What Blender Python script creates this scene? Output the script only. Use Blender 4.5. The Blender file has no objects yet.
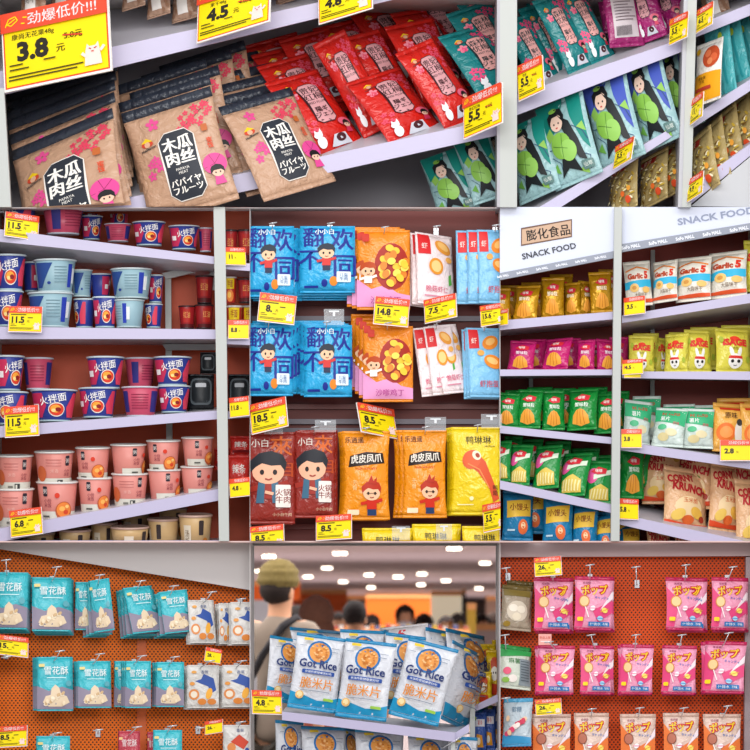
import bpy, bmesh, math, random
from mathutils import Matrix, Vector
SC = bpy.context.scene
COL = SC.collection
S = 0.003            # metres per picture unit on the front plane of the display wall
D0 = 15.0            # camera distance from that plane
HZ = 1.4             # camera height
def W(px, py, d=0.0):
    k = (D0 + d) / D0 * S
    return Vector(((px - 375) * k, d, HZ + (650 - py) * k))

# ---------------------------------------------------------------- materials
MATS = {}
def lin(c):
    return c / 12.92 if c <= 0.04045 else ((c + 0.055) / 1.055) ** 2.4
def mat(hexs, rough=0.45, metal=0.0, key=None, spec=0.4, vary=0.0, emit=0.0, alpha=1.0, vscale=30.0):
    k = (hexs, rough, metal, key, vary, emit, alpha)
    if k in MATS: return MATS[k]
    m = bpy.data.materials.new((key or 'paint') + '_' + hexs)
    m.use_nodes = True
    b = m.node_tree.nodes['Principled BSDF']
    r, g, bb = [lin(int(hexs[i:i + 2], 16) / 255) for i in (0, 2, 4)]
    b.inputs['Base Color'].default_value = (r, g, bb, 1)
    b.inputs['Roughness'].default_value = rough
    b.inputs['Metallic'].default_value = metal
    b.inputs['Specular IOR Level'].default_value = spec
    if alpha < 1: b.inputs['Alpha'].default_value = alpha
    if emit:
        b.inputs['Emission Color'].default_value = (r, g, bb, 1)
        b.inputs['Emission Strength'].default_value = emit
    if vary:
        nt = m.node_tree
        tc = nt.nodes.new('ShaderNodeTexCoord'); nz = nt.nodes.new('ShaderNodeTexNoise')
        nz.inputs['Scale'].default_value = vscale; nz.inputs['Detail'].default_value = 4
        nt.links.new(tc.outputs['Object'], nz.inputs['Vector'])
        mx = nt.nodes.new('ShaderNodeMix'); mx.data_type = 'RGBA'
        mx.inputs[6].default_value = (r * (1 - vary), g * (1 - vary), bb * (1 - vary), 1)
        mx.inputs[7].default_value = (min(1, r * (1 + vary)), min(1, g * (1 + vary)), min(1, bb * (1 + vary)), 1)
        nt.links.new(nz.outputs['Fac'], mx.inputs[0]); nt.links.new(mx.outputs[2], b.inputs['Base Color'])
        bp = nt.nodes.new('ShaderNodeBump'); bp.inputs['Strength'].default_value = 0.25; bp.inputs['Distance'].default_value = 0.004
        nt.links.new(nz.outputs['Fac'], bp.inputs['Height']); nt.links.new(bp.outputs['Normal'], b.inputs['Normal'])
    MATS[k] = m
    return m
def foil(hexs, rough=0.3, metal=0.0):
    """printed film: flat colour with a crinkled, glossy surface"""
    k = ('foil', hexs, rough, metal)
    if k in MATS: return MATS[k]
    m = bpy.data.materials.new('printed_film_' + hexs); m.use_nodes = True
    nt = m.node_tree; b = nt.nodes['Principled BSDF']
    r, g, bb = [lin(int(hexs[i:i + 2], 16) / 255) for i in (0, 2, 4)]
    b.inputs['Base Color'].default_value = (r, g, bb, 1)
    b.inputs['Roughness'].default_value = rough * .8; b.inputs['Metallic'].default_value = metal
    tc = nt.nodes.new('ShaderNodeTexCoord'); nz = nt.nodes.new('ShaderNodeTexNoise')
    nz.inputs['Scale'].default_value = 30; nz.inputs['Detail'].default_value = 3; nz.inputs['Distortion'].default_value = 0.6
    nt.links.new(tc.outputs['Object'], nz.inputs['Vector'])
    bp = nt.nodes.new('ShaderNodeBump'); bp.inputs['Strength'].default_value = 0.8; bp.inputs['Distance'].default_value = 0.012
    nt.links.new(nz.outputs['Fac'], bp.inputs['Height']); nt.links.new(bp.outputs['Normal'], b.inputs['Normal'])
    MATS[k] = m
    return m

def ink(c):
    return mat(c, 0.4, key='ink', spec=.25)

# ---------------------------------------------------------------- 2D artwork
TXT = {}
def text_geo(s, bold=0.0):
    k = (s, bold)
    if k in TXT: return TXT[k]
    c = bpy.data.curves.new('lettering', 'FONT'); c.body = s; c.resolution_u = 2; c.offset = bold; c.align_x = 'CENTER'
    c.space_line = 0.95
    o = bpy.data.objects.new('lettering', c)
    m = bpy.data.meshes.new_from_object(o)
    vs = [(v.co.x, v.co.y) for v in m.vertices]; fs = [tuple(p.vertices) for p in m.polygons]
    bpy.data.objects.remove(o); bpy.data.curves.remove(c); bpy.data.meshes.remove(m)
    xs = [v[0] for v in vs]; ys = [v[1] for v in vs]
    x0, x1, y0, y1 = min(xs), max(xs), min(ys), max(ys)
    vs = [((x - (x0 + x1) / 2) / (y1 - y0), (y - (y0 + y1) / 2) / (y1 - y0)) for x, y in vs]
    TXT[k] = (vs, fs, (x1 - x0) / (y1 - y0))
    return TXT[k]
def circ(cx, cy, rx, ry=None, n=16, rot=0.0):
    ry = rx if ry is None else ry
    cr, sr = math.cos(rot), math.sin(rot)
    out = []
    for i in range(n):
        a = 2 * math.pi * i / n; x, y = rx * math.cos(a), ry * math.sin(a)
        out.append((cx + x * cr - y * sr, cy + x * sr + y * cr))
    return out
def rrect(x0, y0, x1, y1, r):
    out = []
    for cx, cy, a0 in ((x1 - r, y1 - r, 0), (x0 + r, y1 - r, 90), (x0 + r, y0 + r, 180), (x1 - r, y0 + r, 270)):
        for k in range(4):
            a = math.radians(a0 + k * 30); out.append((cx + r * math.cos(a), cy + r * math.sin(a)))
    return out
def polyline(pts, w):
    out = []
    for (x0, y0), (x1, y1) in zip(pts, pts[1:]):
        l = math.hypot(x1 - x0, y1 - y0) or 1; nx, ny = -(y1 - y0) / l * w / 2, (x1 - x0) / l * w / 2
        out.append([(x0 + nx, y0 + ny), (x0 - nx, y0 - ny), (x1 - nx, y1 - ny), (x1 + nx, y1 + ny)])
    return out
class MB:
    """collects coloured geometry, links it as ONE mesh object"""
    def __init__(s): s.v = []; s.f = []; s.m = []; s.mats = []; s.sm = []
    def mi(s, m):
        if m not in s.mats: s.mats.append(m)
        return s.mats.index(m)
    def add(s, vs, fs, m, smooth=False):
        n = len(s.v); s.v += [tuple(v) for v in vs]; i = s.mi(m)
        for f in fs: s.f.append(tuple(a + n for a in f)); s.m.append(i); s.sm.append(smooth)
    def box(s, lo, hi, m):
        (a, b, c), (d, e, f) = lo, hi
        s.add([(a, b, c), (d, b, c), (d, e, c), (a, e, c), (a, b, f), (d, b, f), (d, e, f), (a, e, f)],
              [(0, 3, 2, 1), (4, 5, 6, 7), (0, 1, 5, 4), (1, 2, 6, 5), (2, 3, 7, 6), (3, 0, 4, 7)], m)
    def tube(s, pts, r, m, n=8, r1=None):
        pts = [Vector(p) for p in pts]; rings = []
        for i, p in enumerate(pts):
            t = (pts[min(i + 1, len(pts) - 1)] - pts[max(i - 1, 0)]).normalized()
            a = t.cross(Vector((0, 0, 1)));
            if a.length < .05: a = t.cross(Vector((0, 1, 0)))
            a.normalize(); b = t.cross(a)
            rr = r if r1 is None else r + (r1 - r) * i / (len(pts) - 1)
            rings.append([p + a * math.cos(2 * math.pi * k / n) * rr + b * math.sin(2 * math.pi * k / n) * rr for k in range(n)])
        vs = [v for rg in rings for v in rg]; fs = []
        for i in range(len(pts) - 1):
            for k in range(n):
                fs.append((i * n + k, i * n + (k + 1) % n, (i + 1) * n + (k + 1) % n, (i + 1) * n + k))
        fs.append(tuple(range(n))[::-1]); fs.append(tuple(range((len(pts) - 1) * n, len(pts) * n)))
        s.add(vs, fs, m, True)
    def lathe(s, prof, m, n=24, c=(0, 0, 0), sm=True):
        vs = []; fs = []
        for r, z in prof:
            for k in range(n):
                a = 2 * math.pi * k / n; vs.append((c[0] + r * math.cos(a), c[1] + r * math.sin(a), c[2] + z))
        for i in range(len(prof) - 1):
            for k in range(n): fs.append((i * n + k, i * n + (k + 1) % n, (i + 1) * n + (k + 1) % n, (i + 1) * n + k))
        fs.append(tuple(range(n))[::-1]); fs.append(tuple(range((len(prof) - 1) * n, len(prof) * n)))
        s.add(vs, fs, m, sm)
    def mesh(s, name):
        me = bpy.data.meshes.new(name); me.from_pydata(s.v, [], s.f)
        for m in s.mats: me.materials.append(m)
        me.polygons.foreach_set('material_index', s.m); me.polygons.foreach_set('use_smooth', s.sm); me.update()
        return me
    def obj(s, name, parent=None):
        o = bpy.data.objects.new(name, s.mesh(name)); COL.objects.link(o)
        if parent: o.parent = parent
        return o

def flat_art(art, fm, maxlen, mb, step=0.2, base=0.3, W_=None, H_=None):
    """each entry of art becomes printed colour following the surface fm(x, y, off)"""
    off = base; lastf = False
    for it in art:
        k = it[0]; polys = []
        if k == 'r': polys = [[(it[1], it[2]), (it[3], it[2]), (it[3], it[4]), (it[1], it[4])]]; col = it[5]
        elif k == 'rr': polys = [rrect(*it[1:6])]; col = it[6]
        elif k == 'e': polys = [circ(it[1], it[2], it[3], it[4], 18, it[6] if len(it) > 6 else 0)]; col = it[5]
        elif k == 'p': polys = [it[1]]; col = it[2]
        elif k == 'l': polys = polyline(it[1], it[2]); col = it[3]
        elif k == 'f':
            _, cx, cy, r, col = it
            polys = [circ(cx + r * .62 * math.cos(a), cy + r * .62 * math.sin(a), r * .5, r * .36, 7, a) for a in [1.57 + i * 1.2566 for i in range(5)]]
        elif k == 't':
            _, s_, cx, cy, h, col = it[:6]; op = it[6] if len(it) > 6 else {}
            cjk = any(ord(q) > 0x2e80 for q in s_); bo = op.get('b', 0.0)
            vs, fs, asp = text_geo(s_, bo if (not cjk or bo > .1) else 0.0); sx = h if 'w' not in op else op['w'] / asp
            rot = math.radians(op.get('rot', 0)); cr, sr = math.cos(rot), math.sin(rot)
            p2 = [(cx + x * sx * cr - y * h * sr, cy + x * sx * sr + y * h * cr) for x, y in vs]
            if cjk and 0 < bo <= .1:
                n0 = len(p2); g0 = bo * h * .42
                fs = fs + [tuple(a + n0 for a in f) for f in fs]; p2 = [(x - g0, y + g0 * .3) for x, y in p2] + [(x + g0, y - g0 * .3) for x, y in p2]
        off += 0.0 if (k == 'f' and lastf) else step
        lastf = (k == 'f')
        bm = bmesh.new()
        if k == 't':
            bv = [bm.verts.new((x, y, 0)) for x, y in p2]
            for f in fs:
                try: bm.faces.new([bv[i] for i in f])
                except ValueError: pass
        else:
            for pl in polys:
                try: bm.faces.new([bm.verts.new((x, y, 0)) for x, y in pl])
                except ValueError: pass
        if maxlen:
            bmesh.ops.triangulate(bm, faces=bm.faces[:])
            for _ in range(6):
                es = [e for e in bm.edges if e.calc_length() > maxlen]
                if not es: break
                bmesh.ops.subdivide_edges(bm, edges=es, cuts=1)
                bmesh.ops.triangulate(bm, faces=[f for f in bm.faces if len(f.verts) > 3])
        bm.normal_update()
        vs = [fm(v.co.x, v.co.y, off) for v in bm.verts]
        bm.verts.index_update()
        fs = [tuple(v.index for v in (f.verts if f.normal.z > 0 else reversed(f.verts))) for f in bm.faces]
        mb.add(vs, fs, ink(col), bool(maxlen))
        bm.free()

# ---------------------------------------------------------------- packages
KINDS = {}
PROTO = {}
def kind(kname_, **kw): KINDS[kname_] = kw
def film_surface(K):
    Wd, H, T = K['W'], K['H'], K.get('T', 6); st = K.get('st', .08); sb = K.get('sb', .08); shp = K.get('shape', 'pillow'); wr = K.get('wr', 1.0)
    pinch = K.get('pinch', .05 if shp == 'pillow' else .0)
    def prof(v):
        vv = min(1, max(0, (v - sb) / (1 - st - sb)))
        if shp == 'pillow': return max(0, 1 - abs(2 * vv - 1) ** 2.6)
        if shp == 'stand': return min(1, vv * 6) * (1 - vv) ** .7
        return max(0, 1 - abs(2 * vv - 1) ** 6)
    def f(x, y, off, side=-1):
        u = 2 * x / Wd - 1; v = y / H; g = prof(v); uu = min(1, abs(u))
        t = T * g * (1 - uu ** 2.3)
        if wr:
            e1 = math.exp(-max(0, v - sb) * 9); e2 = math.exp(-max(0, 1 - st - v) * 9)
            nz = math.sin(u * 13 + v * 3 + side) * .5 + math.sin(u * 23 + 1.3) * .3
            t += wr * T * .16 * nz * (e1 + e2) * (1 - uu ** 4) * min(1, g * 5)
            t += wr * T * .06 * math.sin(v * 11 + u * 4 + side * 2) * g * (1 - uu ** 2)
        t = max(t, 0) + .35
        if v <= sb + 1e-6 or v >= 1 - st - 1e-6: t += .12 * math.sin(v * H * 3.1)
        X = (x - Wd / 2) * (1 - pinch * g)
        sway = K.get('sway', 0) * math.sin(v * 3.14)
        return (X * S, (side * (t + off) + sway) * S, y * S)
    return f
def build_film(name):
    K = KINDS[name]; Wd, H = K['W'], K['H']; st = K.get('st', .08); sb = K.get('sb', .08); f = film_surface(K)
    nu, nv = (16, 20) if H > 70 else (10, 12)
    body_m = K.get('bm') or foil(K['base'], K.get('rough', .3), K.get('metal', 0)); out = []
    def strip(v0, v1, n, m, zones=None):
        mb = MB()
        for side in (-1, 1):
            vs = [f(Wd * i / nu, H * (v0 + (v1 - v0) * j / n), 0, side) for j in range(n + 1) for i in range(nu + 1)]
            fs = []; zs = []
            for j in range(n):
                for i in range(nu):
                    q = (j * (nu + 1) + i, j * (nu + 1) + i + 1, (j + 1) * (nu + 1) + i + 1, (j + 1) * (nu + 1) + i)
                    fs.append(q if side < 0 else q[::-1])
            mb.add(vs, fs, m, True)
        N = (nu + 1) * (n + 1)
        for j in range(n):
            for i, fl in ((0, 0), (nu, 1)):
                a = j * (nu + 1) + i; b = a + nu + 1; q = (a, b, b + N, a + N)
                mb.f.append(q if not fl else q[::-1]); mb.m.append(0); mb.sm.append(False)
        for i in range(nu):
            for j, fl in ((0, 1), (n, 0)):
                a = j * (nu + 1) + i; b = a + 1; q = (a, b, b + N, a + N)
                mb.f.append(q if not fl else q[::-1]); mb.m.append(0); mb.sm.append(False)
        return mb
    mb = strip(sb, 1 - st, nv, body_m)
    flat_art(K.get('art', []), f, K.get('ml', Wd / 6.5), mb, K.get('step', .14), .35)
    out.append(('printed_front' if False else 'bag_body', mb.mesh('bag_body'), None))
    if st: out.append(('top_seal', strip(1 - st, 1, 2, foil(K.get('stc', K['base']), .35)).mesh('top_seal'), K.get('stl')))
    if sb: out.append(('bottom_seal', strip(0, sb, 2, foil(K.get('sbc', K['base']), .35)).mesh('bottom_seal'), None))
    return out
def build_cup(name):
    K = KINDS[name]; rt, rb, H = K['rt'], K['rb'], K['H']; Wd = rt * 2
    m = mat(K['base'], .35, key='cup_wall'); mb = MB()
    mb.lathe([(rb * .93 * S, 0), (rb * S, .6 * S), (rt * S, (H - 1.5) * S), (rt * .97 * S, (H - 1.2) * S)], m, 28)
    def f(x, y, off):
        r = rb + (rt - rb) * y / H + off; a = (x - rt) / rt
        return (r * math.sin(a) * S, -r * math.cos(a) * S, y * S)
    flat_art(K.get('art', []), f, Wd / 9, mb, .14, .3)
    out = [('cup_body', mb.mesh('cup_body'), None)]
    lm = mat(K.get('lid', 'd9dcdc'), .25, key='lid')
    l = MB(); R = rt * 1.07
    l.lathe([(R * .96 * S, (H - 1.8) * S), (R * S, (H - 1.4) * S), (R * S, (H - .4) * S), (R * .93 * S, (H + .2) * S), (R * .88 * S, (H + .1) * S), (R * .84 * S, (H - .5) * S), (R * .3 * S, (H - .3) * S)], lm, 28)
    out.append(('lid', l.mesh('lid'), K.get('lidl')))
    if K.get('foot'):
        q = MB(); q.lathe([(rb * .8 * S, -.02 * S), (rb * 1.03 * S, 0), (rb * 1.05 * S, 1.6 * S), (rb * .9 * S, 1.7 * S)], mat(K['foot'], .3, key='rim'), 28)
        out.append(('base_rim', q.mesh('base_rim'), None))
    return out
def proto(name):
    if name not in PROTO: PROTO[name] = build_cup(name) if 'rt' in KINDS[name] else build_film(name)
    return PROTO[name]

X_L, X_R = -0.375, 0.375
Z_T, Z_B = W(0, 207).z, W(0, 541).z
CELL = {'A': (None, None, Z_T, None), 'B': (None, X_L, Z_B, Z_T), 'C': (X_L, X_R, Z_B, Z_T), 'D': (X_R, None, Z_B, Z_T),
        'E': (None, X_L, None, Z_B), 'F': (X_L, X_R, None, Z_B), 'G': (X_R, None, None, Z_B)}
def clip(o, cell, world=None):
    """goods that run up against a partition end there"""
    if cell is None: return True
    x0, x1, z0, z1 = CELL[cell]; M = world or o.matrix_world; mi = M.inverted()
    co = [M @ v.co for v in o.data.vertices]
    if not co: return False
    for ax, val, keep_gt in ((0, x0, 1), (0, x1, 0), (2, z0, 1), (2, z1, 0)):
        if val is None: continue
        vals = [c[ax] for c in co]
        bad = (min(vals) < val) if keep_gt else (max(vals) > val)
        if not bad: continue
        if (keep_gt and max(vals) <= val) or (not keep_gt and min(vals) >= val): return False
        o.data = o.data.copy()
        n = Vector((0, 0, 0)); n[ax] = 1.0; p = Vector((0, 0, 0)); p[ax] = val
        nl = (M.to_3x3().transposed() @ n).normalized(); pl = mi @ p
        bm = bmesh.new(); bm.from_mesh(o.data)
        r = bmesh.ops.bisect_plane(bm, geom=bm.verts[:] + bm.edges[:] + bm.faces[:], dist=1e-6, plane_co=pl, plane_no=nl, clear_inner=bool(keep_gt), clear_outer=not keep_gt)
        es = [g for g in r['geom_cut'] if isinstance(g, bmesh.types.BMEdge) and g.is_valid]
        try: bmesh.ops.holes_fill(bm, edges=es, sides=0)
        except Exception: pass
        bm.to_mesh(o.data); bm.free()
        co = [M @ v.co for v in o.data.vertices]
        if not co: return False
    return True

ALL = []
def finish(root, parts, cell):
    alive = 0
    for o in parts:
        if cell and not clip(o, cell): bpy.data.objects.remove(o)
        else: alive += 1
    if not alive: bpy.data.objects.remove(root); return None
    return root
def tag(o, label=None, cat=None, group=None, kind=None):
    if label: o['label'] = label
    if cat: o['category'] = cat
    if group: o['group'] = group
    if kind: o['kind'] = kind
    return o
def empty(name, M=None):
    o = bpy.data.objects.new(name, None); COL.objects.link(o); o.empty_display_size = .02
    if M is not None: o.matrix_world = M
    return o
def spawn(kname, M, label, cell, name=None, cat=None, group=None):
    K = KINDS[kname]; root = empty(name or K.get('name', 'snack_bag'), M)
    tag(root, label, cat or K.get('cat', 'snack bag'), group or K.get('group'))
    ps = []
    for pn, me, pl in proto(kname):
        o = bpy.data.objects.new(pn, me); COL.objects.link(o); o.parent = root; ps.append(o)
        if pl: o['label'] = pl
        o.matrix_basis = Matrix.Identity(4)
        o.matrix_world = M
    if cell:
        # matrix_world is exact because parts carry no transform of their own
        alive = 0
        for o in ps:
            o.matrix_world = M
            keep = clip(o, cell)
            if not keep: bpy.data.objects.remove(o)
            else: o.matrix_basis = Matrix.Identity(4); o.matrix_parent_inverse = Matrix.Identity(4); alive += 1
        if not alive: bpy.data.objects.remove(root); return None
    for o in list(root.children): o.matrix_parent_inverse = Matrix.Identity(4); o.matrix_basis = Matrix.Identity(4)
    return root
def quad_matrix(BL, BR, TL, d, r, W0, H0, lean=None):
    p = W(*BL, d); ex = W(*BR, d) - p; ez = W(*TL, d) - p
    a = Vector((ex.x, ex.z)); c = Vector((ez.x, ez.z)); dot = a.dot(c)
    yc = max(math.sqrt(abs(dot)) * r, (.12 if lean is None else lean) * c.length)
    ya = -dot / yc if yc > 1e-9 else 0
    ex = Vector((ex.x, ya, ex.z)); ez = Vector((ez.x, yc, ez.z))
    ey = ez.cross(ex)
    sx = ex.length / (W0 * S); sz = ez.length / (H0 * S); sy = (sx + sz) / 2
    ex.normalize(); ez.normalize(); ey.normalize()
    org = p + (W(*BR, d) - W(*BL, d)) / 2 + Vector((0, ya / 2, 0))
    M = Matrix.Identity(4)
    for i in range(3):
        M[i][0] = ex[i] * sx; M[i][1] = ey[i] * sy; M[i][2] = ez[i] * sz; M[i][3] = org[i]
    return M
def place(kname, BL, BR, TL, d, label, cell, r=1.0, lean=None, **kw):
    K = KINDS[kname]
    return spawn(kname, quad_matrix(BL, BR, TL, d, r, K['W'], K['H'], lean), label, cell, **kw)
def place_box(kname, x0, x1, yt, yb, d, label, cell, skew=0, rise=0, lean=None, **kw):
    """upright bag: x0..x1, top yt, bottom yb; skew shifts the top sideways, rise lifts the right edge"""
    return place(kname, (x0, yb), (x1, yb - rise), (x0 + skew, yt), d, label, cell, lean=lean, **kw)
def place_cup(kname, x0, x1, yt, yb, d, rz, label, cell, tilt=0, **kw):
    K = KINDS[kname]; k = (D0 + d) / D0
    w = (x1 - x0) / (K['rt'] * 2.14); h = (yb - yt) / K['H']
    o = W((x0 + x1) / 2, yb, d)
    M = Matrix.Translation(o) @ Matrix.Rotation(math.radians(tilt), 4, 'X') @ Matrix.Rotation(math.radians(rz), 4, 'Z') @ Matrix.Diagonal((w * k, w * k, h * k, 1))
    return spawn(kname, M, label, cell, **kw)

def fclip(o, cell):
    return clip(o, cell, Matrix.Identity(4))   # fixture meshes are laid out in world space
# ---------------------------------------------------------------- fixtures
def prism(pts, d0, d1, m, mb=None, back=None):
    """outline on the plane at depth d0, carried back to depth d1"""
    mb = mb or MB(); n = len(pts)
    f = [W(x, y, d0) for x, y in pts]
    b = [W(x, y, d1) for x, y in back] if back else [Vector((v.x, d1, v.z)) for v in f]
    # pts run clockwise as seen (left-top, right-top, right-bottom, left-bottom)
    mb.add(f + b, [tuple(range(n))[::-1], tuple(range(n, 2 * n))] + [(i, (i + 1) % n, (i + 1) % n + n, i + n) for i in range(n)], m)
    return mb
def part(root, name, mb, label=None):
    o = mb.obj(name, root)
    if label: o['label'] = label
    return o
def shelf(root, x0, yt0, yb0, x1, yt1, yb1, db=(10, 10), d=0.03, depth=.3, cell=None, m=None, rail=None, back_x=(0, 0)):
    """board with a price rail along its front; db: how far below the front edge the back edge shows (negative: above)"""
    m = m or mat('c6c4cd', .35, key='shelf_enamel'); rail = rail or mat('b5afcb', .3, key='price_rail')
    t0 = (yb0 - yt0) * .8; t1 = (yb1 - yt1) * .8
    mb = prism([(x0, yt0), (x1, yt1), (x1, yt1 + t1), (x0, yt0 + t0)], d, d + depth, m,
               back=[(x0 + back_x[0], yt0 + db[0]), (x1 + back_x[1], yt1 + db[1]), (x1 + back_x[1], yt1 + db[1] + t1), (x0 + back_x[0], yt0 + db[0] + t0)])
    b = part(root, 'shelf_board', mb)
    c_ = root['cell'] if 'cell' in root else None
    if c_ and not fclip(b, c_): bpy.data.objects.remove(b); return None
    rr = prism([(x0, yt0 - .5), (x1, yt1 - .5), (x1, yb1), (x0, yb0)], d - .012, d - .001, rail)
    o = rr.obj('price_rail', b)
    if c_ and not fclip(o, c_): bpy.data.objects.remove(o)
    return b

FINE = [('l', [(2, 4.6), (27, 4.6)], .5, '4a4310'), ('l', [(2, 3.4), (25, 3.4)], .5, '4a4310'), ('l', [(2.5, 8.4), (7, 8.4)], .5, '4a4310'), ('l', [(2.5, 6.8), (9, 6.8)], .5, '4a4310'), ('l', [(14, 8.4), (18, 8.4)], .5, '4a4310')]
def price_tag(TL, TR, BL, price, label, cell, d=0.0, title=None, old=None, group=None, simple=False, lean=None):
    W0, H0 = 36.0, 27.0
    M = quad_matrix(BL, (BL[0] + TR[0] - TL[0], BL[1] + TR[1] - TL[1]), TL, d, .6, W0, H0, lean=.05 if lean is None else lean)
    root = empty('price_tag', M); tag(root, label, 'price tag', group or 'yellow shelf price tags')
    f = lambda x, y, off: ((x - W0 / 2) * S, -(.35 + off) * S, y * S)
    c = MB(); c.box((-W0 / 2 * S, -.35 * S, 0), (W0 / 2 * S, .35 * S, H0 * S), mat('f2efe9', .35, key='card'))
    art = [('r', .5, .8, 35.5, 26.5, 'e5532c'), ('r', 1, 1.3, 35, 26, 'f4dc0c')]
    if not simple:
        if title: art += [('t', title, 10.5, 18.1, 2.4, '4a4310', {'b': .05})]
        else: art += [('l', [(2.5, 18.3), (19, 18.3)], 1.1, '4a4310')]
    pw = 3.4 * len(price)
    art += [('t', price, 10.3, 12.9, 7.0, '2b2620', {'b': .05}), ('t', '元', 10.3 + pw * .5 + 4.2, 11.5, 2.6, '4a4310', {'b': .05})]
    if not simple:
        if old: art += [('t', old, 24, 15.2, 2.4, '4a4310', {'b': .05}), ('l', [(20.5, 15.6), (27, 14.6)], .5, 'd23a2a')]
        else: art += [('l', [(20.5, 15.2), (26, 15.2)], 1.0, '4a4310')]
        art += FINE
        art += [('p', [(27.6, 3), (28, 8), (28.6, 10.5), (29.4, 9.6), (31.4, 9.6), (32.3, 10.8), (32.8, 8), (33.4, 3)], 'f3d9cf'), ('l', [(26.8, 7.6), (28.3, 6.2)], 1.0, 'f3d9cf'), ('l', [(34.4, 9), (33, 7.4)], 1.0, 'f3d9cf')]
        art += [('l', [(29.3, 8.9), (30, 8.5)], .35, 'c0392b'), ('l', [(31, 8.5), (31.9, 8.9)], .35, 'c0392b'), ('l', [(30.1, 7.6), (30.9, 7.6)], .4, 'c0392b')]
    flat_art(art, f, 0, c, .07, .05)
    o1 = part(root, 'card', c)
    h = MB(); h.box((-W0 / 2 * S + .3 * S, -1.6 * S, 20 * S), (W0 / 2 * S - .3 * S, -1.4 * S, 26.8 * S), mat('e34a2c', .4, key='card_red'))
    f2 = lambda x, y, off: ((x - W0 / 2) * S, -(1.6 + off) * S, y * S)
    ha = [('t', '劲爆低价!!!', 21, 23.4, 4.3, 'ffffff', {'w': 23, 'b': .02})]
    if not simple: ha += [('l', [(2, 21.8), (3.2, 24.4), (5.4, 25), (6.2, 23.6), (4, 22), (2.6, 22.6), (5.4, 24.2)], .35, 'f4dc0c'), ('l', [(8, 24.2), (9.4, 24)], .4, 'f4dc0c'), ('l', [(7.4, 22.2), (8.6, 22)], .4, 'f4dc0c')]
    flat_art(ha, f2, 0, h, .07, .05)
    o2 = part(root, 'header_strip', h, 'red header strip with white lettering')
    for o in (o1, o2):
        o.matrix_world = M
        if cell and not clip(o, cell): bpy.data.objects.remove(o)
        else: o.matrix_parent_inverse = Matrix.Identity(4); o.matrix_basis = Matrix.Identity(4)
    if not root.children: bpy.data.objects.remove(root); return None
    return root
ORD = ['first', 'second', 'third', 'fourth', 'fifth', 'sixth', 'seventh', 'eighth', 'ninth', 'tenth', 'eleventh', 'twelfth', 'thirteenth', 'fourteenth']
# ---------------------------------------------------------------- artwork of each kind of package
rnd = random.Random(7)
def blossoms(pts, r, c): return [('f', x, y, r * (0.8 + .5 * rnd.random()), c) for x, y in pts]
def girl(cx, cy, s, dress, hair='1d1a1c'):
    return [('p', [(cx - 3.2 * s, cy - 7 * s), (cx + 3.2 * s, cy - 7 * s), (cx + 2 * s, cy - 1 * s), (cx - 2 * s, cy - 1 * s)], dress),
            ('e', cx, cy + .4 * s, 3.4 * s, 3 * s, 'e8bfa5'), ('p', [(cx - 4 * s, cy - .6 * s)] + [(cx + 4 * s * math.cos(a), cy + 1.2 * s + 3.6 * s * math.sin(a)) for a in (2.8, 2.3, 1.6, .9, .3)] + [(cx + 4 * s, cy - .6 * s), (cx + 2 * s, cy + 1.3 * s), (cx - 2 * s, cy + 1.3 * s)], hair),
            ('e', cx - 1.2 * s, cy - .1 * s, .4 * s, .5 * s, '221a1a'), ('e', cx + 1.4 * s, cy - .1 * s, .4 * s, .5 * s, '221a1a')]
def boy(cx, cy, s, shirt, hair, skin='f0c29c', legs='26324a', arms=True, jacket=None):
    """generic cartoon child: head, hair, shirt"""
    a = []
    if legs: a += [('p', [(cx - 2.6 * s, cy - 13 * s), (cx + 2.6 * s, cy - 13 * s), (cx + 2.6 * s, cy - 8 * s), (cx - 2.6 * s, cy - 8 * s)], legs)]
    if arms: a += [('l', [(cx - 6.5 * s, cy - 6.5 * s), (cx - 2 * s, cy - 5.5 * s)], 1.8 * s, shirt), ('l', [(cx + 2 * s, cy - 5.5 * s), (cx + 6.5 * s, cy - 4 * s)], 1.8 * s, shirt)]
    a += [('p', [(cx - 3 * s, cy - 9.5 * s), (cx + 3 * s, cy - 9.5 * s), (cx + 2.8 * s, cy - 4 * s), (cx - 2.8 * s, cy - 4 * s)], shirt)]
    if jacket: a += [('p', [(cx - 4 * s, cy - 11 * s), (cx - 1.4 * s, cy - 11 * s), (cx - 1 * s, cy - 4 * s), (cx - 3.2 * s, cy - 4 * s)], jacket), ('p', [(cx + 1.4 * s, cy - 11 * s), (cx + 4 * s, cy - 11 * s), (cx + 3.2 * s, cy - 4 * s), (cx + 1 * s, cy - 4 * s)], jacket)]
    a += [('e', cx, cy - .4 * s, 5.2 * s, 4.2 * s, skin),
          ('p', [(cx - 5.6 * s, cy - .4 * s), (cx - 6.2 * s, cy + 3 * s), (cx - 3 * s, cy + 5.8 * s), (cx + 1 * s, cy + 6.6 * s), (cx + 4.6 * s, cy + 5.4 * s), (cx + 6 * s, cy + 2.6 * s), (cx + 5.4 * s, cy - .2 * s), (cx + 4 * s, cy + 1.8 * s), (cx + 1 * s, cy + 1.6 * s), (cx - 2 * s, cy + 2.4 * s), (cx - 4 * s, cy + 1.2 * s)], hair),
          ('e', cx - 2 * s, cy - .6 * s, .7 * s, .9 * s, '201818'), ('e', cx + 2.2 * s, cy - .6 * s, .7 * s, .9 * s, '201818'), ('l', [(cx - 1 * s, cy - 2.8 * s), (cx + .2 * s, cy - 3.2 * s), (cx + 1.3 * s, cy - 2.7 * s)], .5 * s, '9a3b2c')]
    return a
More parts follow.
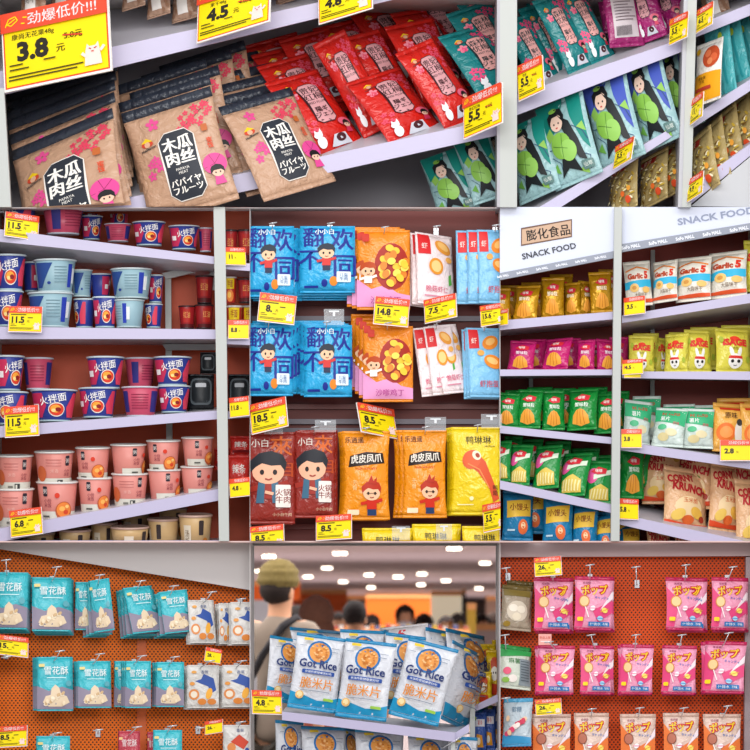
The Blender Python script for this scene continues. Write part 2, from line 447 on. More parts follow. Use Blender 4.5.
def emblem(x, y, s):
    return [('e', x, y, 5 * s, 2.6 * s, 'c8482e'), ('e', x, y - .4 * s, 2.4 * s, 2.4 * s, 'd8a98a'), ('p', [(x - 5 * s, y + 1.5 * s), (x + 5 * s, y + 1.5 * s), (x, y + 5 * s)], 'e8c21c'), ('t', 'HuaShanren', x + .5 * s, y - 4 * s, 2.2 * s, '333333', {'rot': 8, 'w': 13 * s, 'b': .03})]
def plaque(x0, y0, x1, y1, c, line):
    c1 = (x1 - x0) * .22
    def oct_(i): return [(x0 + i, y0 + c1), (x0 + c1, y0 + i), (x1 - c1, y0 + i), (x1 - i, y0 + c1), (x1 - i * 2.4, (y0 + y1) / 2), (x1 - i, y1 - c1), (x1 - c1, y1 - i), (x0 + c1, y1 - i), (x0 + i, y1 - c1), (x0 + i * 2.4, (y0 + y1) / 2)]
    return [('p', oct_(0), line), ('p', oct_(1.0), c)]
# --- large bags of the tilted top shelf
br = [(62, 104), (68, 108), (74, 102), (80, 106), (86, 110), (90, 102), (84, 98), (76, 96), (70, 94), (64, 97), (92, 112), (58, 92), (88, 114), (78, 112), (54, 88), (60, 87), (94, 106), (72, 99), (66, 91), (82, 92)]
kind('papaya', W=100, H=130, T=10, st=.09, sb=.05, base='bd967a', stc='2a303c', stl='dark navy top seal', name='papaya_snack_bag', cat='snack bag', group='beige papaya snack bags', rough=.4, ml=14,
     art=[('l', [(95, 116), (80, 104), (62, 92), (50, 84)], .9, '6b3a3a'), ('l', [(84, 107), (72, 113)], .6, '6b3a3a')] + blossoms(br, 3.4, 'd8435c') + blossoms([(30, 106), (18, 62), (28, 58), (16, 50), (24, 66)], 5.5, 'd94f8c')
     + emblem(19, 86, 1.4) + plaque(31, 14, 73, 92, '2b2f38', 'e9e4dc')
     + [('t', '木瓜\n肉丝', 52, 69, 32, 'f4f0e8', {'b': .05}), ('t', 'PAPAYA\nMEAT', 52, 46, 7, 'f4f0e8'), ('t', 'パパイヤ\nフルーツ', 52, 30, 16, 'f4f0e8', {'b': .04}),
        ('e', 87, 44, 13, 12, 'd9488f'), ('l', [(87, 44), (75, 41)], .5, '8f2a5c'), ('l', [(87, 44), (83, 55)], .5, '8f2a5c'), ('l', [(87, 44), (95, 53)], .5, '8f2a5c')] + girl(88, 34, 1.9, 'd9488f')
     + [('rr', 82, 82, 89, 90, 1.5, 'b8622e'), ('t', '蜜\n饯', 88, 68, 12, 'd2451f', {'b': .06})])
def plum(name, base, lines, dark, flower, sub, group, label_c='d9a0a4', girl_c='c8365a'):
    kind(name, W=56, H=100, T=10, st=.05, sb=.05, base=base, name='plum_snack_bag', cat='snack bag', group=group, rough=.28,
         art=blossoms([(34, 88), (40, 84), (46, 80), (50, 86), (44, 90), (38, 78), (50, 74), (12, 70), (8, 40), (14, 36), (6, 32), (12, 28), (46, 66)], 3.4, flower) + blossoms([(12, 72)], 5, 'e88a9a')
         + emblem(13, 82, .85) + plaque(17, 32, 39, 82, label_c, dark)
         + [('t', lines, 28, 69, 18, dark, {'b': .015}), ('t', sub, 28, 57, 2.6, dark), ('t', '陽ギ\nジェン', 28, 45, 13, dark, {'b': .03})]
         + [('e', 44, 30, 8, 4.5, 'e0637d')] + girl(45, 26, 1.15, girl_c) + [('p', [(20, 7), (42, 7), (38, 18), (26, 18)], 'c9ccd6'), ('e', 32, 14, 5, 4, '4a2026'), ('e', 12, 14, 4.5, 6, 'e9ecee'), ('e', 11, 22, 4, 3.4, 'e9ecee'), ('p', [(8, 24), (9, 28), (11, 25)], 'e9ecee'), ('p', [(12, 25), (14, 28), (15, 23)], 'e9ecee')])
plum('plum_red', 'cc231b', '贵妃\n红梅', '3b1f24', 'd94a63', 'RED PLUM', 'red plum snack bags')
plum('plum_teal', '1a7e80', '森林\n优梅', '24383c', 'e0457a', 'FOREST PLUM', 'teal plum snack bags', 'e3a9a4', 'd9334e')
plum('plum_magenta', 'a3246e', '白桃\n情梅', '3b1f34', 'e0559c', 'PEACH PLUM', 'magenta plum snack bags')
kind('plum_magenta_back', W=56, H=100, T=9, st=.05, sb=.05, base='9c2368', name='plum_snack_bag', cat='snack bag', group='magenta plum snack bags',
     art=[('r', 9, 12, 48, 90, 'cfc4c8')] + [('l', [(12, 86 - i * 4), (45 - (i % 3) * 5, 86 - i * 4)], 1.1, '6a5a60') for i in range(14)] + [('l', [(12 + i * 1.7, 14), (12 + i * 1.7, 26)], .8, '2a2228') for i in range(14)])
def sage(name, top):
    a = [('p', [(0, 96), (4, 60), (16, 56), (30, 70), (34, 96)], top), ('p', [(38, 96), (42, 70), (50, 40), (56, 30), (56, 96)], top)] if top else []
    kind(name, W=60, H=96, T=10, st=.04, sb=.04, base='9cc3c6', name='herb_jelly_bag', cat='snack bag', group='pale blue bags with green clad figure', rough=.3,
         art=a + [('p', [(6, 60), (14, 66), (18, 56), (10, 50)], '8fc257'), ('p', [(46, 56), (54, 62), (56, 50)], '8fc257'), ('p', [(36, 10), (48, 16), (46, 4)], '8fc257'), ('p', [(4, 20), (12, 26), (14, 14)], '6fae4a'),
                  ('l', [(4, 44), (16, 40), (20, 30)], .9, '2c4e74'), ('l', [(42, 60), (52, 52), (56, 40)], .9, '2c4e74'), ('l', [(8, 34), (18, 24), (16, 10)], .7, '2c4e74'), ('l', [(44, 28), (54, 22), (50, 8)], .8, '2c4e74'),
                  ('p', [(14, 8), (26, 16), (40, 8), (36, 26), (22, 30)], '1f2326'), ('p', [(28, 76), (40, 66), (46, 44), (50, 18), (42, 22), (36, 40), (30, 60)], '1f2326'),
                  ('e', 24, 42, 13, 15, '86bb4c'), ('e', 32, 34, 10, 12, '94c860'), ('l', [(14, 44), (32, 36)], .6, '3f6f2a'), ('l', [(24, 28), (28, 54)], .6, '3f6f2a'),
                  ('e', 25, 68, 8, 10, 'e9c9b6'), ('p', [(15, 66), (14, 78), (22, 86), (32, 84), (36, 74), (34, 66), (28, 76), (20, 76)], '1b1c20'), ('e', 22, 84, 5, 3, '86bb4c'),
                  ('e', 22, 67, 1, 1.2, '222'.ljust(6, '2')), ('e', 28, 67, 1, 1.2, '222222'), ('e', 25, 62, 1.4, .8, 'c43a3a'), ('rr', 42, 8, 56, 18, 2, '5f7f7c'), ('t', '仙草', 49, 13, 5, 'dfe8e0')])
sage('sage_green', '16867a'); sage('sage_blue', '4458b4')
kind('gold_nut', W=40, H=60, T=6, st=.08, sb=.06, base='b5a06a', rough=.18, name='nut_snack_bag', cat='snack bag', group='clear bags of golden snacks on the right bay', step=.05,
     art=[('r', 2, 45, 26, 53, 'a8281e'), ('t', '坚果', 14, 49, 6, 'f2e2c0', {'b': .03})] + [('e', 3 + (i * 7.31) % 35, 5 + (i * 11.73) % 38, 2.4, 1.0, ('efe6b4', 'c9a83e', 'f4ecc8', '7a5a28', 'dcc668', '94742c')[i % 6], i * 1.1) for i in range(80)] + [('e', 33, 8, 3.4, 4, 'd8502a'), ('e', 28, 15, 2.4, 3, 'e06a2a'), ('e', 35, 20, 2, 3, 'e8a03c')])
kind('apricot', W=40, H=72, T=4, st=.06, sb=.04, base='efece4', name='dried_fruit_pouch', cat='pouch', art=[('r', 0, 3, 40, 34, 'e8a21c'), ('e', 26, 52, 12, 13, 'c4512c'), ('e', 22, 56, 4.5, 4.5, 'e0764a'), ('e', 31, 50, 4.5, 5, 'dd6a40'), ('e', 26, 46, 4, 4, 'e78a5a'), ('e', 6, 62, 3.4, 4, 'e8b41c'), ('t', '黄金果\n杏肉', 15, 26, 8, '6a4310'), ('r', 4, 14, 28, 18, 'b33c2a')], stl=None)
kind('teal_pack', W=40, H=80, T=5, st=.05, sb=.04, base='4fb3b8', name='teal_snack_pouch', cat='pouch', group='teal pouches in the right bay', art=[('e', 14, 26, 7, 8, 'e8ece0'), ('e', 14, 26, 3.4, 4, '2b7f86'), ('l', [(28, 70), (30, 12)], 3, '2e9aa2'), ('e', 28, 60, 3, 4, 'b4c83c'), ('t', '海苔', 18, 50, 8, 'e8f2f0')])
kind('brown_pack', W=34, H=60, T=7, st=.04, sb=.04, base='a88874', name='dried_meat_bag', cat='snack bag', group='beige bags standing on the top shelf', art=[('r', 10, 8, 24, 60, 'e6e2de'), ('t', '手撕\n肉干', 17, 36, 15, '4a3a38')] + [('e', 3 + (i * 5) % 7, 8 + i * 5, 2, 3, '8a6650') for i in range(10)] + [('e', 27 + (i * 5) % 6, 6 + i * 5, 2, 3, '8a6650') for i in range(10)])
# --- cups
def swirl(cx, cy, r): return [('e', cx, cy, r, r * .82, 'e8e2d4'), ('e', cx, cy, r * .9, r * .7, 'd8402a'), ('e', cx - r * .1, cy + r * .1, r * .62, r * .46, 'f0a23c'), ('e', cx + r * .2, cy, r * .35, r * .25, '8a2020'), ('e', cx - r * .35, cy - r * .1, r * .25, r * .2, 'f8d88a')]
kind('noodle', rt=21, rb=16, H=33, base='2b3a8c', lid='c3d0d4', foot='a9c1c6', name='instant_noodle_cup', cat='noodle cup', group='blue instant noodle cups', lidl='clear plastic lid',
     art=[('p', [(-8, 4), (8, 4), (14, 16), (10, 29), (-8, 29)], 'c43058'), ('p', [(38, 4), (50, 4), (50, 29), (44, 29), (36, 14)], 'd8405a')] + swirl(25, 12, 9) + [('t', '火拌面', 21, 23, 8.5, 'f6f4f2', {'rot': 12, 'b': .03}), ('r', -2, 12, 6, 18, 'e9e4e4')])
kind('noodle_pale', rt=21, rb=17, H=33, base='93b4bf', lid='c9d6d8', foot='b4c8cc', name='instant_noodle_cup', cat='noodle cup', group='blue instant noodle cups', lidl='clear plastic lid',
     art=[('p', [(-6, 4), (2, 4), (16, 29), (-6, 29)], '2a4a8c'), ('r', 34, 5, 40, 28, '2b3fa8'), ('r', 40, 9, 45, 24, 'dfe4e6')] + [('l', [(18, 25 - i * 3), (32, 25 - i * 3)], .7, '6d8c98') for i in range(6)] + [('e', 12, 9, 2, 1.5, '24408c')])
kind('noodle_pink', rt=21, rb=16, H=33, base='c44a66', lid='c3c6d0', foot='b0b8c4', name='instant_noodle_cup', cat='noodle cup', group='blue instant noodle cups', lidl='clear plastic lid',
     art=[('r', -6, 5, 5, 28, '33327a'), ('r', 36, 5, 48, 28, '33327a')] + [('l', [(10, 24 - i * 3), (32, 24 - i * 3)], .8, '8c2444') for i in range(6)])
kind('rice', rt=19, rb=15.5, H=36, base='d98a80', lid='dcdcd8', name='rice_porridge_cup', cat='rice cup', group='pink rice cups in two layers', lidl='pale grey lid',
     art=[('r', -8, 1, 46, 9.5, 'd6d4c8'), ('rr', 5, 23, 10, 32, 1, '2f2a34'), ('t', '粥', 7.5, 27.5, 4.4, 'e8ddd8'), ('t', '小份\n米饭', 10, 17, 8, '8c3040'), ('e', 27, 10, 9, 8.5, 'b85a34'), ('e', 27, 11, 7.6, 6.8, 'e8843c'), ('e', 25, 12, 3, 2.2, 'f6b45c'), ('e', 29, 9, 2.6, 2, 'd0482a'), ('e', 30, 14, 2, 1.6, 'f4c878'), ('e', 20, 24, 2.4, 2.4, 'd8402c'), ('l', [(4, 5), (12, 5)], 1.6, '555550')])
kind('rice_back', rt=19, rb=15.5, H=36, base='d98a80', lid='dcdcd8', name='rice_porridge_cup', cat='rice cup', group='pink rice cups in two layers', lidl='pale grey lid',
     art=[('r', -8, 1, 46, 9.5, 'd6d4c8'), ('rr', 29, 22, 34, 32, 1, '2f2a34'), ('t', '粥', 31.5, 27, 4.4, 'e8ddd8'), ('t', '小份\n米饭', 31, 15, 7, '8c3040'), ('e', 2, 14, 6, 8, 'c8643a'), ('l', [(8, 28), (24, 28)], .6, 'b86a64'), ('l', [(8, 25), (24, 25)], .6, 'b86a64'), ('l', [(8, 22), (24, 22)], .6, 'b86a64'), ('t', '米香', 17, 17, 4, 'e8b4a8'), ('r', 20, 2, 26, 8, '3a3a3a'), ('r', 21, 3, 23, 7, 'd6d4c8'), ('l', [(12, 5), (18, 5)], 2, '77776f')])
kind('soup', rt=19, rb=15, H=34, base='c9a877', lid='b99a8c', name='soup_cup', cat='rice cup', group='tan cups under the lowest shelf', lidl='brown lid', art=[('r', 4, 4, 14, 26, 'd8cdb8'), ('rr', 24, 18, 30, 30, 1, '3a3030'), ('t', '汤\n饭', 9, 16, 12, '6a4a2c'), ('e', 33, 10, 5, 6, 'b8702c')])
kind('hotpot', rt=19, rb=15, H=30, base='9c1f24', lid='3a2a2c', foot='2c2326', name='red_noodle_tub', cat='noodle cup', group='red noodle tubs at the back', lidl='dark lid', art=[('r', 10, 8, 28, 26, 'b82a24'), ('t', '红油', 19, 18, 8, 'e8b060'), ('r', -4, 2, 42, 6, '5c1a1c')])
kind('hotpot_yellow', rt=19, rb=16, H=30, base='b32a20', lid='c9c4c0', name='red_noodle_tub', cat='noodle cup', group='red noodle tubs in the right bay', art=[('r', 4, 16, 32, 28, 'e8c81c'), ('t', '拌面', 18, 22, 8, 'a02018', {'b': .03}), ('e', 18, 8, 13, 7, 'e8843c'), ('e', 16, 9, 6, 3.6, 'f4c05c')])
# --- blue, orange, white pouches of the hook display
kind('blue_boy', W=54, H=70, T=5, st=.03, sb=.03, shape='flat', wr=.5, base='2aa7dc', name='blue_snack_pouch', cat='pouch', group='blue snack pouches with a cartoon child', rough=.25,
     art=[('t', '翻', 13, 58, 20, '1c2f8e', {'b': .05}), ('t', '欢', 41, 56, 22, '1c2f8e', {'b': .05}), ('t', '不', 10, 34, 20, '1c2f8e', {'b': .05}), ('t', '同', 44, 28, 22, '1c2f8e', {'b': .05}), ('t', '小小白', 24, 64, 6, 'f2fafc', {'b': .05}), ('e', 33, 12, 4, 5, 'e88a2c'), ('e', 24, 10, 3, 4, '1c2f8e'), ('rr', 36, 11, 50, 22, 1, 'dfeef6'), ('t', '儿童\n牛肉', 43, 16.5, 8, '2a5a9c'), ('l', [(4, 6), (18, 6)], 2.4, '1c2f8e')] + boy(26, 42, 1.45, 'cf2f2c', '1c2a3a', legs='1c2a4a'))
kind('orange_chicken', W=52, H=78, T=5, st=.03, sb=.03, shape='flat', wr=.5, base='ef8a1c', name='chicken_snack_pouch', cat='pouch', group='orange and pink chicken snack pouches', rough=.28,
     art=[('p', [(0, 3), (52, 3), (52, 14), (40, 16), (28, 24), (14, 20), (0, 30)], 'e9a0cf'), ('e', 34, 42, 17, 23, 'a82a1c')] + [('e', 34 + (5 + (i * 3.7) % 10) * math.cos(i * 2.4), 42 + (4 + (i * 5.1) % 16) * math.sin(i * 2.4), 4.2, 3.4, ('f6c83a', 'f9dc5c', 'e8842a')[i % 3], i) for i in range(22)]
     + boy(11, 38, 1.3, 'f4f0ea', 'b8481c', legs=None) + [('rr', 5, 66, 12, 74, 1.5, 'c4301c'), ('t', '沙嗲鸡丁', 28, 9, 7, 'b23a8c', {'b': .02})])
kind('shrimp_white', W=42, H=72, T=4, st=.03, sb=.03, shape='flat', wr=.5, base='f4e3e4', name='shrimp_snack_pouch', cat='pouch', group='white shrimp snack pouches', rough=.28,
     art=[('p', [(2, 50), (15, 50), (15, 70), (2, 70)], 'd8282c'), ('t', '虾', 8.5, 58, 6, 'f8f0e8'), ('e', 29, 58, 10, 6, 'e89a3c', -.5), ('e', 29, 59, 7, 3.4, 'f4c070', -.5), ('e', 20, 38, 8, 8.5, 'e8962c'), ('e', 20, 38, 5.6, 6, 'f6cf86'), ('p', [(34, 20), (38, 22), (37, 32), (34, 30)], '5cb04a'), ('e', 35, 46, 4, 3, 'f4b25c'), ('t', '脆菇虾仁', 20, 15, 6, 'd0406c'), ('l', [(6, 8), (26, 8)], 1.2, 'd88aa0')])
kind('shrimp_blue', W=42, H=72, T=4, st=.03, sb=.03, shape='flat', wr=.5, base='7fbfe6', name='shrimp_snack_pouch', cat='pouch', group='light blue shrimp snack pouches', rough=.28,
     art=[('p', [(2, 50), (13, 50), (13, 70), (2, 70)], 'd8282c'), ('t', '虾', 7.5, 58, 6, 'f8f0e8'), ('e', 26, 56, 10, 7, 'e88a2c', .4), ('e', 26, 57, 6, 3.6, 'f4bc6c', .4), ('e', 28, 36, 11, 7, 'e88a2c', -.3), ('e', 27, 37, 7, 3.4, 'f6c47a', -.3), ('e', 14, 45, 4, 3, 'f0a850'), ('t', '虾抱蛋', 22, 13, 7, 'd04a5a', {'b': .02})])
kind('red_boy', W=44, H=90, T=5, st=.03, sb=.03, shape='flat', wr=.5, base='93291f', name='red_snack_pouch', cat='pouch', group='red snack pouches with a cartoon child', rough=.3,
     art=[('t', '來', 31, 76, 20, 'd9682c', {'b': .04}), ('t', '自', 36, 54, 16, 'b84a24', {'b': .04}), ('t', '小白', 11, 79, 8, 'e9dcd0', {'b': .03})] + boy(19, 52, 2.9, 'a03024', '20222a', skin='f0b493', legs=None, jacket='3f6a84') + [('l', [(16, 31), (24, 29)], 3, 'f0b493'), ('rr', 26, 16, 40, 38, 1, 'efe6de'), ('t', '火锅\n牛肉', 33, 27, 14, '8c2018', {'b': .01}), ('t', '小小白牛肉', 32, 9, 3.4, 'e8c8a8')])
kind('tiger_orange', W=48, H=88, T=6, st=.03, sb=.03, shape='pillow', wr=.6, pinch=.08, base='ee9210', name='chicken_feet_pouch', cat='pouch', group='orange chicken feet pouches', rough=.28,
     art=[('t', '乐逍遥', 12, 79, 6, '5a2c0c', {'b': .04}), ('p', [(5, 52), (7, 63), (24, 67), (42, 66), (44, 56), (24, 54)], '2a1d18'), ('t', '虎皮凤爪', 24.5, 60.5, 8.5, 'fff6e8', {'b': .04, 'w': 33, 'rot': 3}), ('t', 'TIGER SKIN FEET', 24, 50.5, 2, 'c43c1c', {'w': 24}), ('t', '无\n骨', 12, 34, 10, 'f8dc9c'), ('rr', 5, 5, 17, 10, 1, 'f6e4c0')] + boy(30, 27, 1.75, 'cf2f1c', 'b83018', legs='27406a') + [('p', [(26, 36), (30, 44), (32, 38), (36, 42), (35, 35)], 'b83018'), ('l', [(24.5, 26), (29, 26), (32, 26), (36, 26)], .5, '4a2a20')])
kind('duck_yellow', W=52, H=86, T=6, st=.03, sb=.03, shape='pillow', wr=.6, pinch=.04, base='eacb12', name='duck_neck_pouch', cat='pouch', group='yellow duck snack pouches', rough=.28,
     art=[('t', '鸭琳琳', 27, 73, 8, '3a3a1c', {'b': .01}), ('t', 'YALINLIN', 38, 67, 1.8, '3a3a1c'), ('p', [(18, 60), (24, 62), (34, 52), (44, 28), (48, 16), (42, 12), (38, 26), (26, 42), (14, 50)], 'd8542c'), ('e', 20, 54, 10, 9, 'dd5e30', .7), ('e', 25, 58, 4, 5, 'f0e4c8', .7), ('e', 26, 58, 2, 2.6, 'a83a20', .7), ('l', [(16, 50), (28, 44), (38, 26)], 1.2, 'f08a4c'), ('t', '鸭\n翅', 44, 24, 10, '2c2416'), ('l', [(6, 10), (22, 10)], .8, 'f8f0c0'), ('e', 20, 16, 2, 2, 'f8f0c0')])
# --- chips
def chip(name, base, deco, group, W=30, H=42, nm='chip_bag', metal=0.0, stc=None, T=7, **k):
    kind(name, W=W, H=H, T=T, st=.07, sb=.06, base=base, name=nm, cat='chip bag', group=group, art=deco, rough=.25, metal=metal, stc=stc or base, step=.1, **k)
shell = [('p', [(6, 6), (15, 3.5), (24, 6), (23, 13), (19, 18), (15, 19.5), (11, 18), (7, 13)], 'f0a63c'), ('l', [(15, 5), (15, 19)], .6, 'c4701c'), ('l', [(11, 5), (12.5, 18)], .6, 'c4701c'), ('l', [(19, 5), (17.5, 18)], .6, 'c4701c')]
logo = [('p', [(7, 30), (15, 35), (24, 33), (23, 28), (14, 27)], 'd82c3c'), ('t', '咪咪', 15.5, 31, 3.6, 'fbf3ea', {'b': .06})]
chip('chip_gold', 'c99412', shell + logo + [('t', '蟹味粒', 15, 24, 4.4, 'f6ead0', {'b': .06})], 'gold chip bags on the upper left shelf', metal=.35)
chip('chip_magenta', 'c21a6c', shell + logo + [('t', '蟹味粒', 16, 23.5, 4.4, 'f8e6ee', {'b': .06})], 'magenta chip bags')
chip('chip_green', '0f8a34', shell + logo + [('t', '蟹味粒', 16, 23.5, 4.4, 'e8f8e6', {'b': .06})], 'green chip bags with orange shell')
chip('chip_pinkgreen', '138c3a', [('e', 9, 26, 6, 8, 'e85a9c', -.4), ('p', [(10, 22), (28, 28), (28, 33), (10, 27)], 'dff0d8'), ('t', '海苔', 16, 32, 4, 'e8f8e6', {'b': .05}), ('p', [(6, 3), (26, 3), (26, 14), (18, 18), (6, 12)], 'e0c458')] + [('l', [(7 + i * 3.2, 4), (9 + i * 3.2, 13)], 1.4, 'f6e8a8') for i in range(6)] + logo, 'green snack stick bags')
chip('chip_blue', '1478a8', [('p', [(3, 18), (27, 20), (27, 34), (3, 32)], 'e2b83c'), ('t', '小馒头', 15, 27, 6, '7a3014', {'b': .05}), ('e', 19, 11, 5, 6, 'e2703c'), ('e', 19, 12, 2.4, 2.6, 'f4d4a8'), ('l', [(4, 8), (11, 8)], 1.4, 'bfe0ee')], 'blue snack bags on the lowest left shelf')
chip('chip_garlic', 'e9e4d6', [('p', [(0, 15), (34, 17), (34, 24), (0, 22)], '35b4dc'), ('t', 'Garlic', 14, 27, 5.6, 'b8401c', {'b': .05, 'w': 20}), ('t', '5', 28, 28, 7.5, 'd8341c', {'b': .06}), ('l', [(2, 32), (17, 36), (32, 33)], 1.4, 'e8862c'), ('e', 12, 16, 6, 4, 'f2c878'), ('e', 12, 16, 3, 1.8, 'd89a4c'), ('p', [(0, 2.6), (34, 2.6), (34, 6), (0, 5)], 'e0562c'), ('t', '大蒜饼干', 20, 9.5, 3.6, '7a5a3c'), ('e', 27, 14, 4.5, 3, 'edbf6c')], 'white and cyan garlic cracker bags', W=34, H=42)
chip('chip_rabbit', 'd9cf4a', [('e', 17, 31, 5, 2.6, 'e8452c'), ('t', 'ISAGE', 17, 27.5, 7, 'd8342c', {'b': .06, 'w': 24}), ('t', '香葱', 17, 21.5, 2.8, '7a6a1c'), ('e', 13, 18, 2, 5, 'f2f0ea', .3), ('e', 21, 18, 2, 5, 'f2f0ea', -.3), ('e', 17, 10, 7, 6.4, 'f2f0ea'), ('p', [(10, 12), (24, 12), (23.4, 14.4), (10.6, 14.4)], 'd8342c'), ('e', 14, 9.6, 1.6, 1.4, '222222'), ('e', 20, 9.6, 1.6, 1.4, '222222'), ('l', [(15.4, 6.4), (17, 5.8), (18.6, 6.4)], .5, '222222'), ('e', 4, 30, 2, 3, 'a8b838'), ('e', 30, 12, 2, 3, 'a8b838')], 'yellow cracker bags with a white rabbit head', W=34, H=42)
chip('chip_mint', 'd4e2da', [('p', [(0, 26), (32, 22), (32, 39), (0, 39)], '3cb47c'), ('t', 'POTATO', 17, 34, 3.4, 'c83c2c', {'b': .05, 'w': 18}), ('t', '薯片', 12, 28.5, 5, 'f4faf4', {'b': .04}), ('e', 10, 19, 5, 3, '5cc08c'), ('e', 20, 14, 6, 4, 'e8dcb0'), ('e', 12, 9, 6, 4, 'e4d49c'), ('t', '原味', 24, 24, 3, 'e0406c')], 'mint green and white chip bags', W=32, H=42)
chip('chip_tan', 'e8ac4c', [('t', '原味', 16, 31, 5.6, '5a341c', {'b': .04}), ('r', 6, 36, 26, 38, 'c8341c'), ('e', 11, 16, 9, 8, 'e8742c'), ('e', 11, 16, 6, 5, 'f49a4c'), ('e', 24, 16, 5, 10, 'e8e4dc'), ('e', 24, 25, 3, 3, '3a3a3a')], 'orange tan chip bags', W=34, H=42)
chip('chip_corny', 'e0b184', [('t', 'CORNY', 15, 50, 8, 'b8242c', {'b': .05, 'w': 26, 'rot': 6}), ('t', 'KRUNCH', 23, 40, 9, 'b8242c', {'b': .05, 'w': 34, 'rot': -8}), ('e', 22, 22, 14, 10, 'edd0a0'), ('t', '玉米脆', 23, 28, 5, 'd86a3c', {'b': .03}), ('e', 12, 14, 7, 5, 'e8c25c', .4), ('e', 30, 17, 7, 5, 'e9b84c', -.4), ('e', 22, 10, 6, 4, 'd8642c'), ('p', [(0, 3.4), (44, 3.4), (44, 8), (22, 6), (0, 9)], 'd84a24'), ('e', 36, 12, 3, 3, 'a83a28'), ('e', 40, 52, 4, 5, 'b88a3c'), ('e', 36, 56, 4, 3, '8aa04c')], 'peach corn snack bags', W=44, H=62, T=9)
# --- crisp pouches on the left pegboard
kind('snowflake', W=38, H=52, T=3.2, st=.03, sb=.03, shape='flat', wr=.4, base='3cb9c6', name='crisp_pouch', cat='pouch', group='teal snowflake crisp pouches', rough=.35,
     art=[('p', [(0, 1.6), (38, 1.6), (38, 20), (26, 23), (12, 19), (0, 24)], '8d8598'), ('p', [(6, 8), (9, 14), (14, 15), (15, 21), (19, 25), (23, 22), (25, 16), (31, 14), (34, 8), (26, 4), (12, 4)], 'e4cfb0')] + [('e', 9 + (i * 5.7) % 22, 6 + (i * 3.1) % 11, 2.3, 1.5, ('f4e6cc', 'cfae84', 'eedcbc')[i % 3], i) for i in range(12)] + [('t', '雪花酥', 20, 38.5, 8, 'f2fbfb', {'b': .02}), ('l', [(10, 31.5), (30, 31.5)], .7, 'd8f2f4'), ('rr', 2, 42, 8, 45, .8, 'e8d48c'), ('e', 33, 26, 3, 3, '5fa8b4')])
kind('banana_white', W=36, H=48, T=3, st=.03, sb=.03, shape='flat', wr=.4, base='d3d1cd', name='fruit_crisp_pouch', cat='pouch', group='white pouches with blue shape', rough=.35,
     art=[('p', [(9, 30), (16, 32), (19, 38), (30, 33), (33, 20), (27, 16), (24, 24), (16, 27)], '3454a0'), ('e', 25, 16, 3.4, 6.5, 'e8a83c', -.3), ('e', 8, 15, 6, 6, 'd8884c'), ('e', 8, 15, 3.8, 3.8, 'e8dcc8'), ('e', 17, 7, 5, 3.6, 'd8843c'), ('e', 28, 7, 5, 3.4, 'd2803c'), ('e', 6, 27, 3, 2, 'e0984c'), ('t', '香蕉', 20, 40, 4, '4c5c8c'), ('e', 8, 40, 3, 1.6, 'e0a050')])
kind('banana_red', W=36, H=48, T=3, st=.03, sb=.03, shape='flat', wr=.4, base='d3d1cd', name='fruit_crisp_pouch', cat='pouch', art=[('p', [(9, 30), (19, 38), (30, 30), (24, 22)], 'c8442c'), ('e', 10, 24, 5, 5, 'd8884c'), ('t', '草莓', 20, 42, 4, '4c5c8c'), ('e', 28, 18, 3, 6, '3454a0')])
kind('red_crisp', W=38, H=52, T=3.2, st=.03, sb=.03, shape='flat', wr=.4, base='b83c4c', name='crisp_pouch', cat='pouch', art=[('t', '雪花酥', 20, 38.5, 8, 'f2e0e0', {'b': .02}), ('rr', 2, 42, 8, 45, .8, 'e8c48c'), ('p', [(6, 8), (15, 21), (23, 22), (34, 8), (26, 4), (12, 4)], 'e4cfb0')])
# --- rice cracker bags
gr = [('p', [(0, 4.5), (52, 4.5), (52, 17), (40, 12), (30, 11), (16, 15), (0, 19)], '1f93c2'), ('e', 26, 64, 13.5, 13.5, '2272b4'), ('e', 26, 64, 11.2, 11.2, 'e39a4a')] + [('e', 26 + (2 + (i * 2.9) % 8) * math.cos(i * 2.4), 64 + (2 + (i * 2.9) % 8) * math.sin(i * 2.4), 1.2, 1.0, ('f0bc7c', 'c9772c')[i % 2]) for i in range(26)] + \
     [('t', 'Got Rice', 26, 50.5, 9.5, '23356e', {'b': .03, 'w': 42}), ('rr', 9, 39, 45, 43.5, 1, '2a4e9c'), ('t', '非油炸更健康更好吃', 27, 41.2, 2.6, 'e9eef4', {'w': 30}), ('t', '脆米片', 27, 29, 12, 'e08a2c', {'b': .03, 'w': 36}), ('l', [(10, 20.5), (42, 20.5)], .7, '7f8ca0'), ('l', [(38, 70), (47, 70)], .6, '7f8ca0'), ('l', [(38, 66), (46, 66)], .6, '7f8ca0'), ('l', [(4, 70), (11, 70)], .6, '7f8ca0'),
      ('e', 10, 15, 4.5, 4.5, 'e4b46c'), ('e', 10, 15.4, 3, 3, 'f2dca8'), ('rr', 36, 11, 47, 14, 1, '9ac84c'), ('rr', 8, 76, 18, 79, .8, 'e8c83c')]
kind('gotrice', W=52, H=84, T=9, st=.045, sb=.05, base='dcdfe6', stc='1f86b8', sbc='1f93c2', stl='blue top seal', name='rice_cracker_bag', cat='snack bag', group='white rice cracker bags', art=gr, rough=.35, step=.14, wr=1.8, ml=4.5)
kind('yellow_bear', W=40, H=60, T=7, st=.06, sb=.05, base='e0bc1c', name='yellow_snack_bag', cat='snack bag', group='yellow bags behind the shelf end', art=[('e', 20, 42, 10, 9, 'c8481c'), ('e', 20, 30, 9, 9, 'f2ede0'), ('e', 17, 31, 1.4, 1.6, '222222'), ('e', 23, 31, 1.4, 1.6, '222222'), ('p', [(6, 4), (34, 4), (30, 16), (10, 18)], 'c83c1c')])
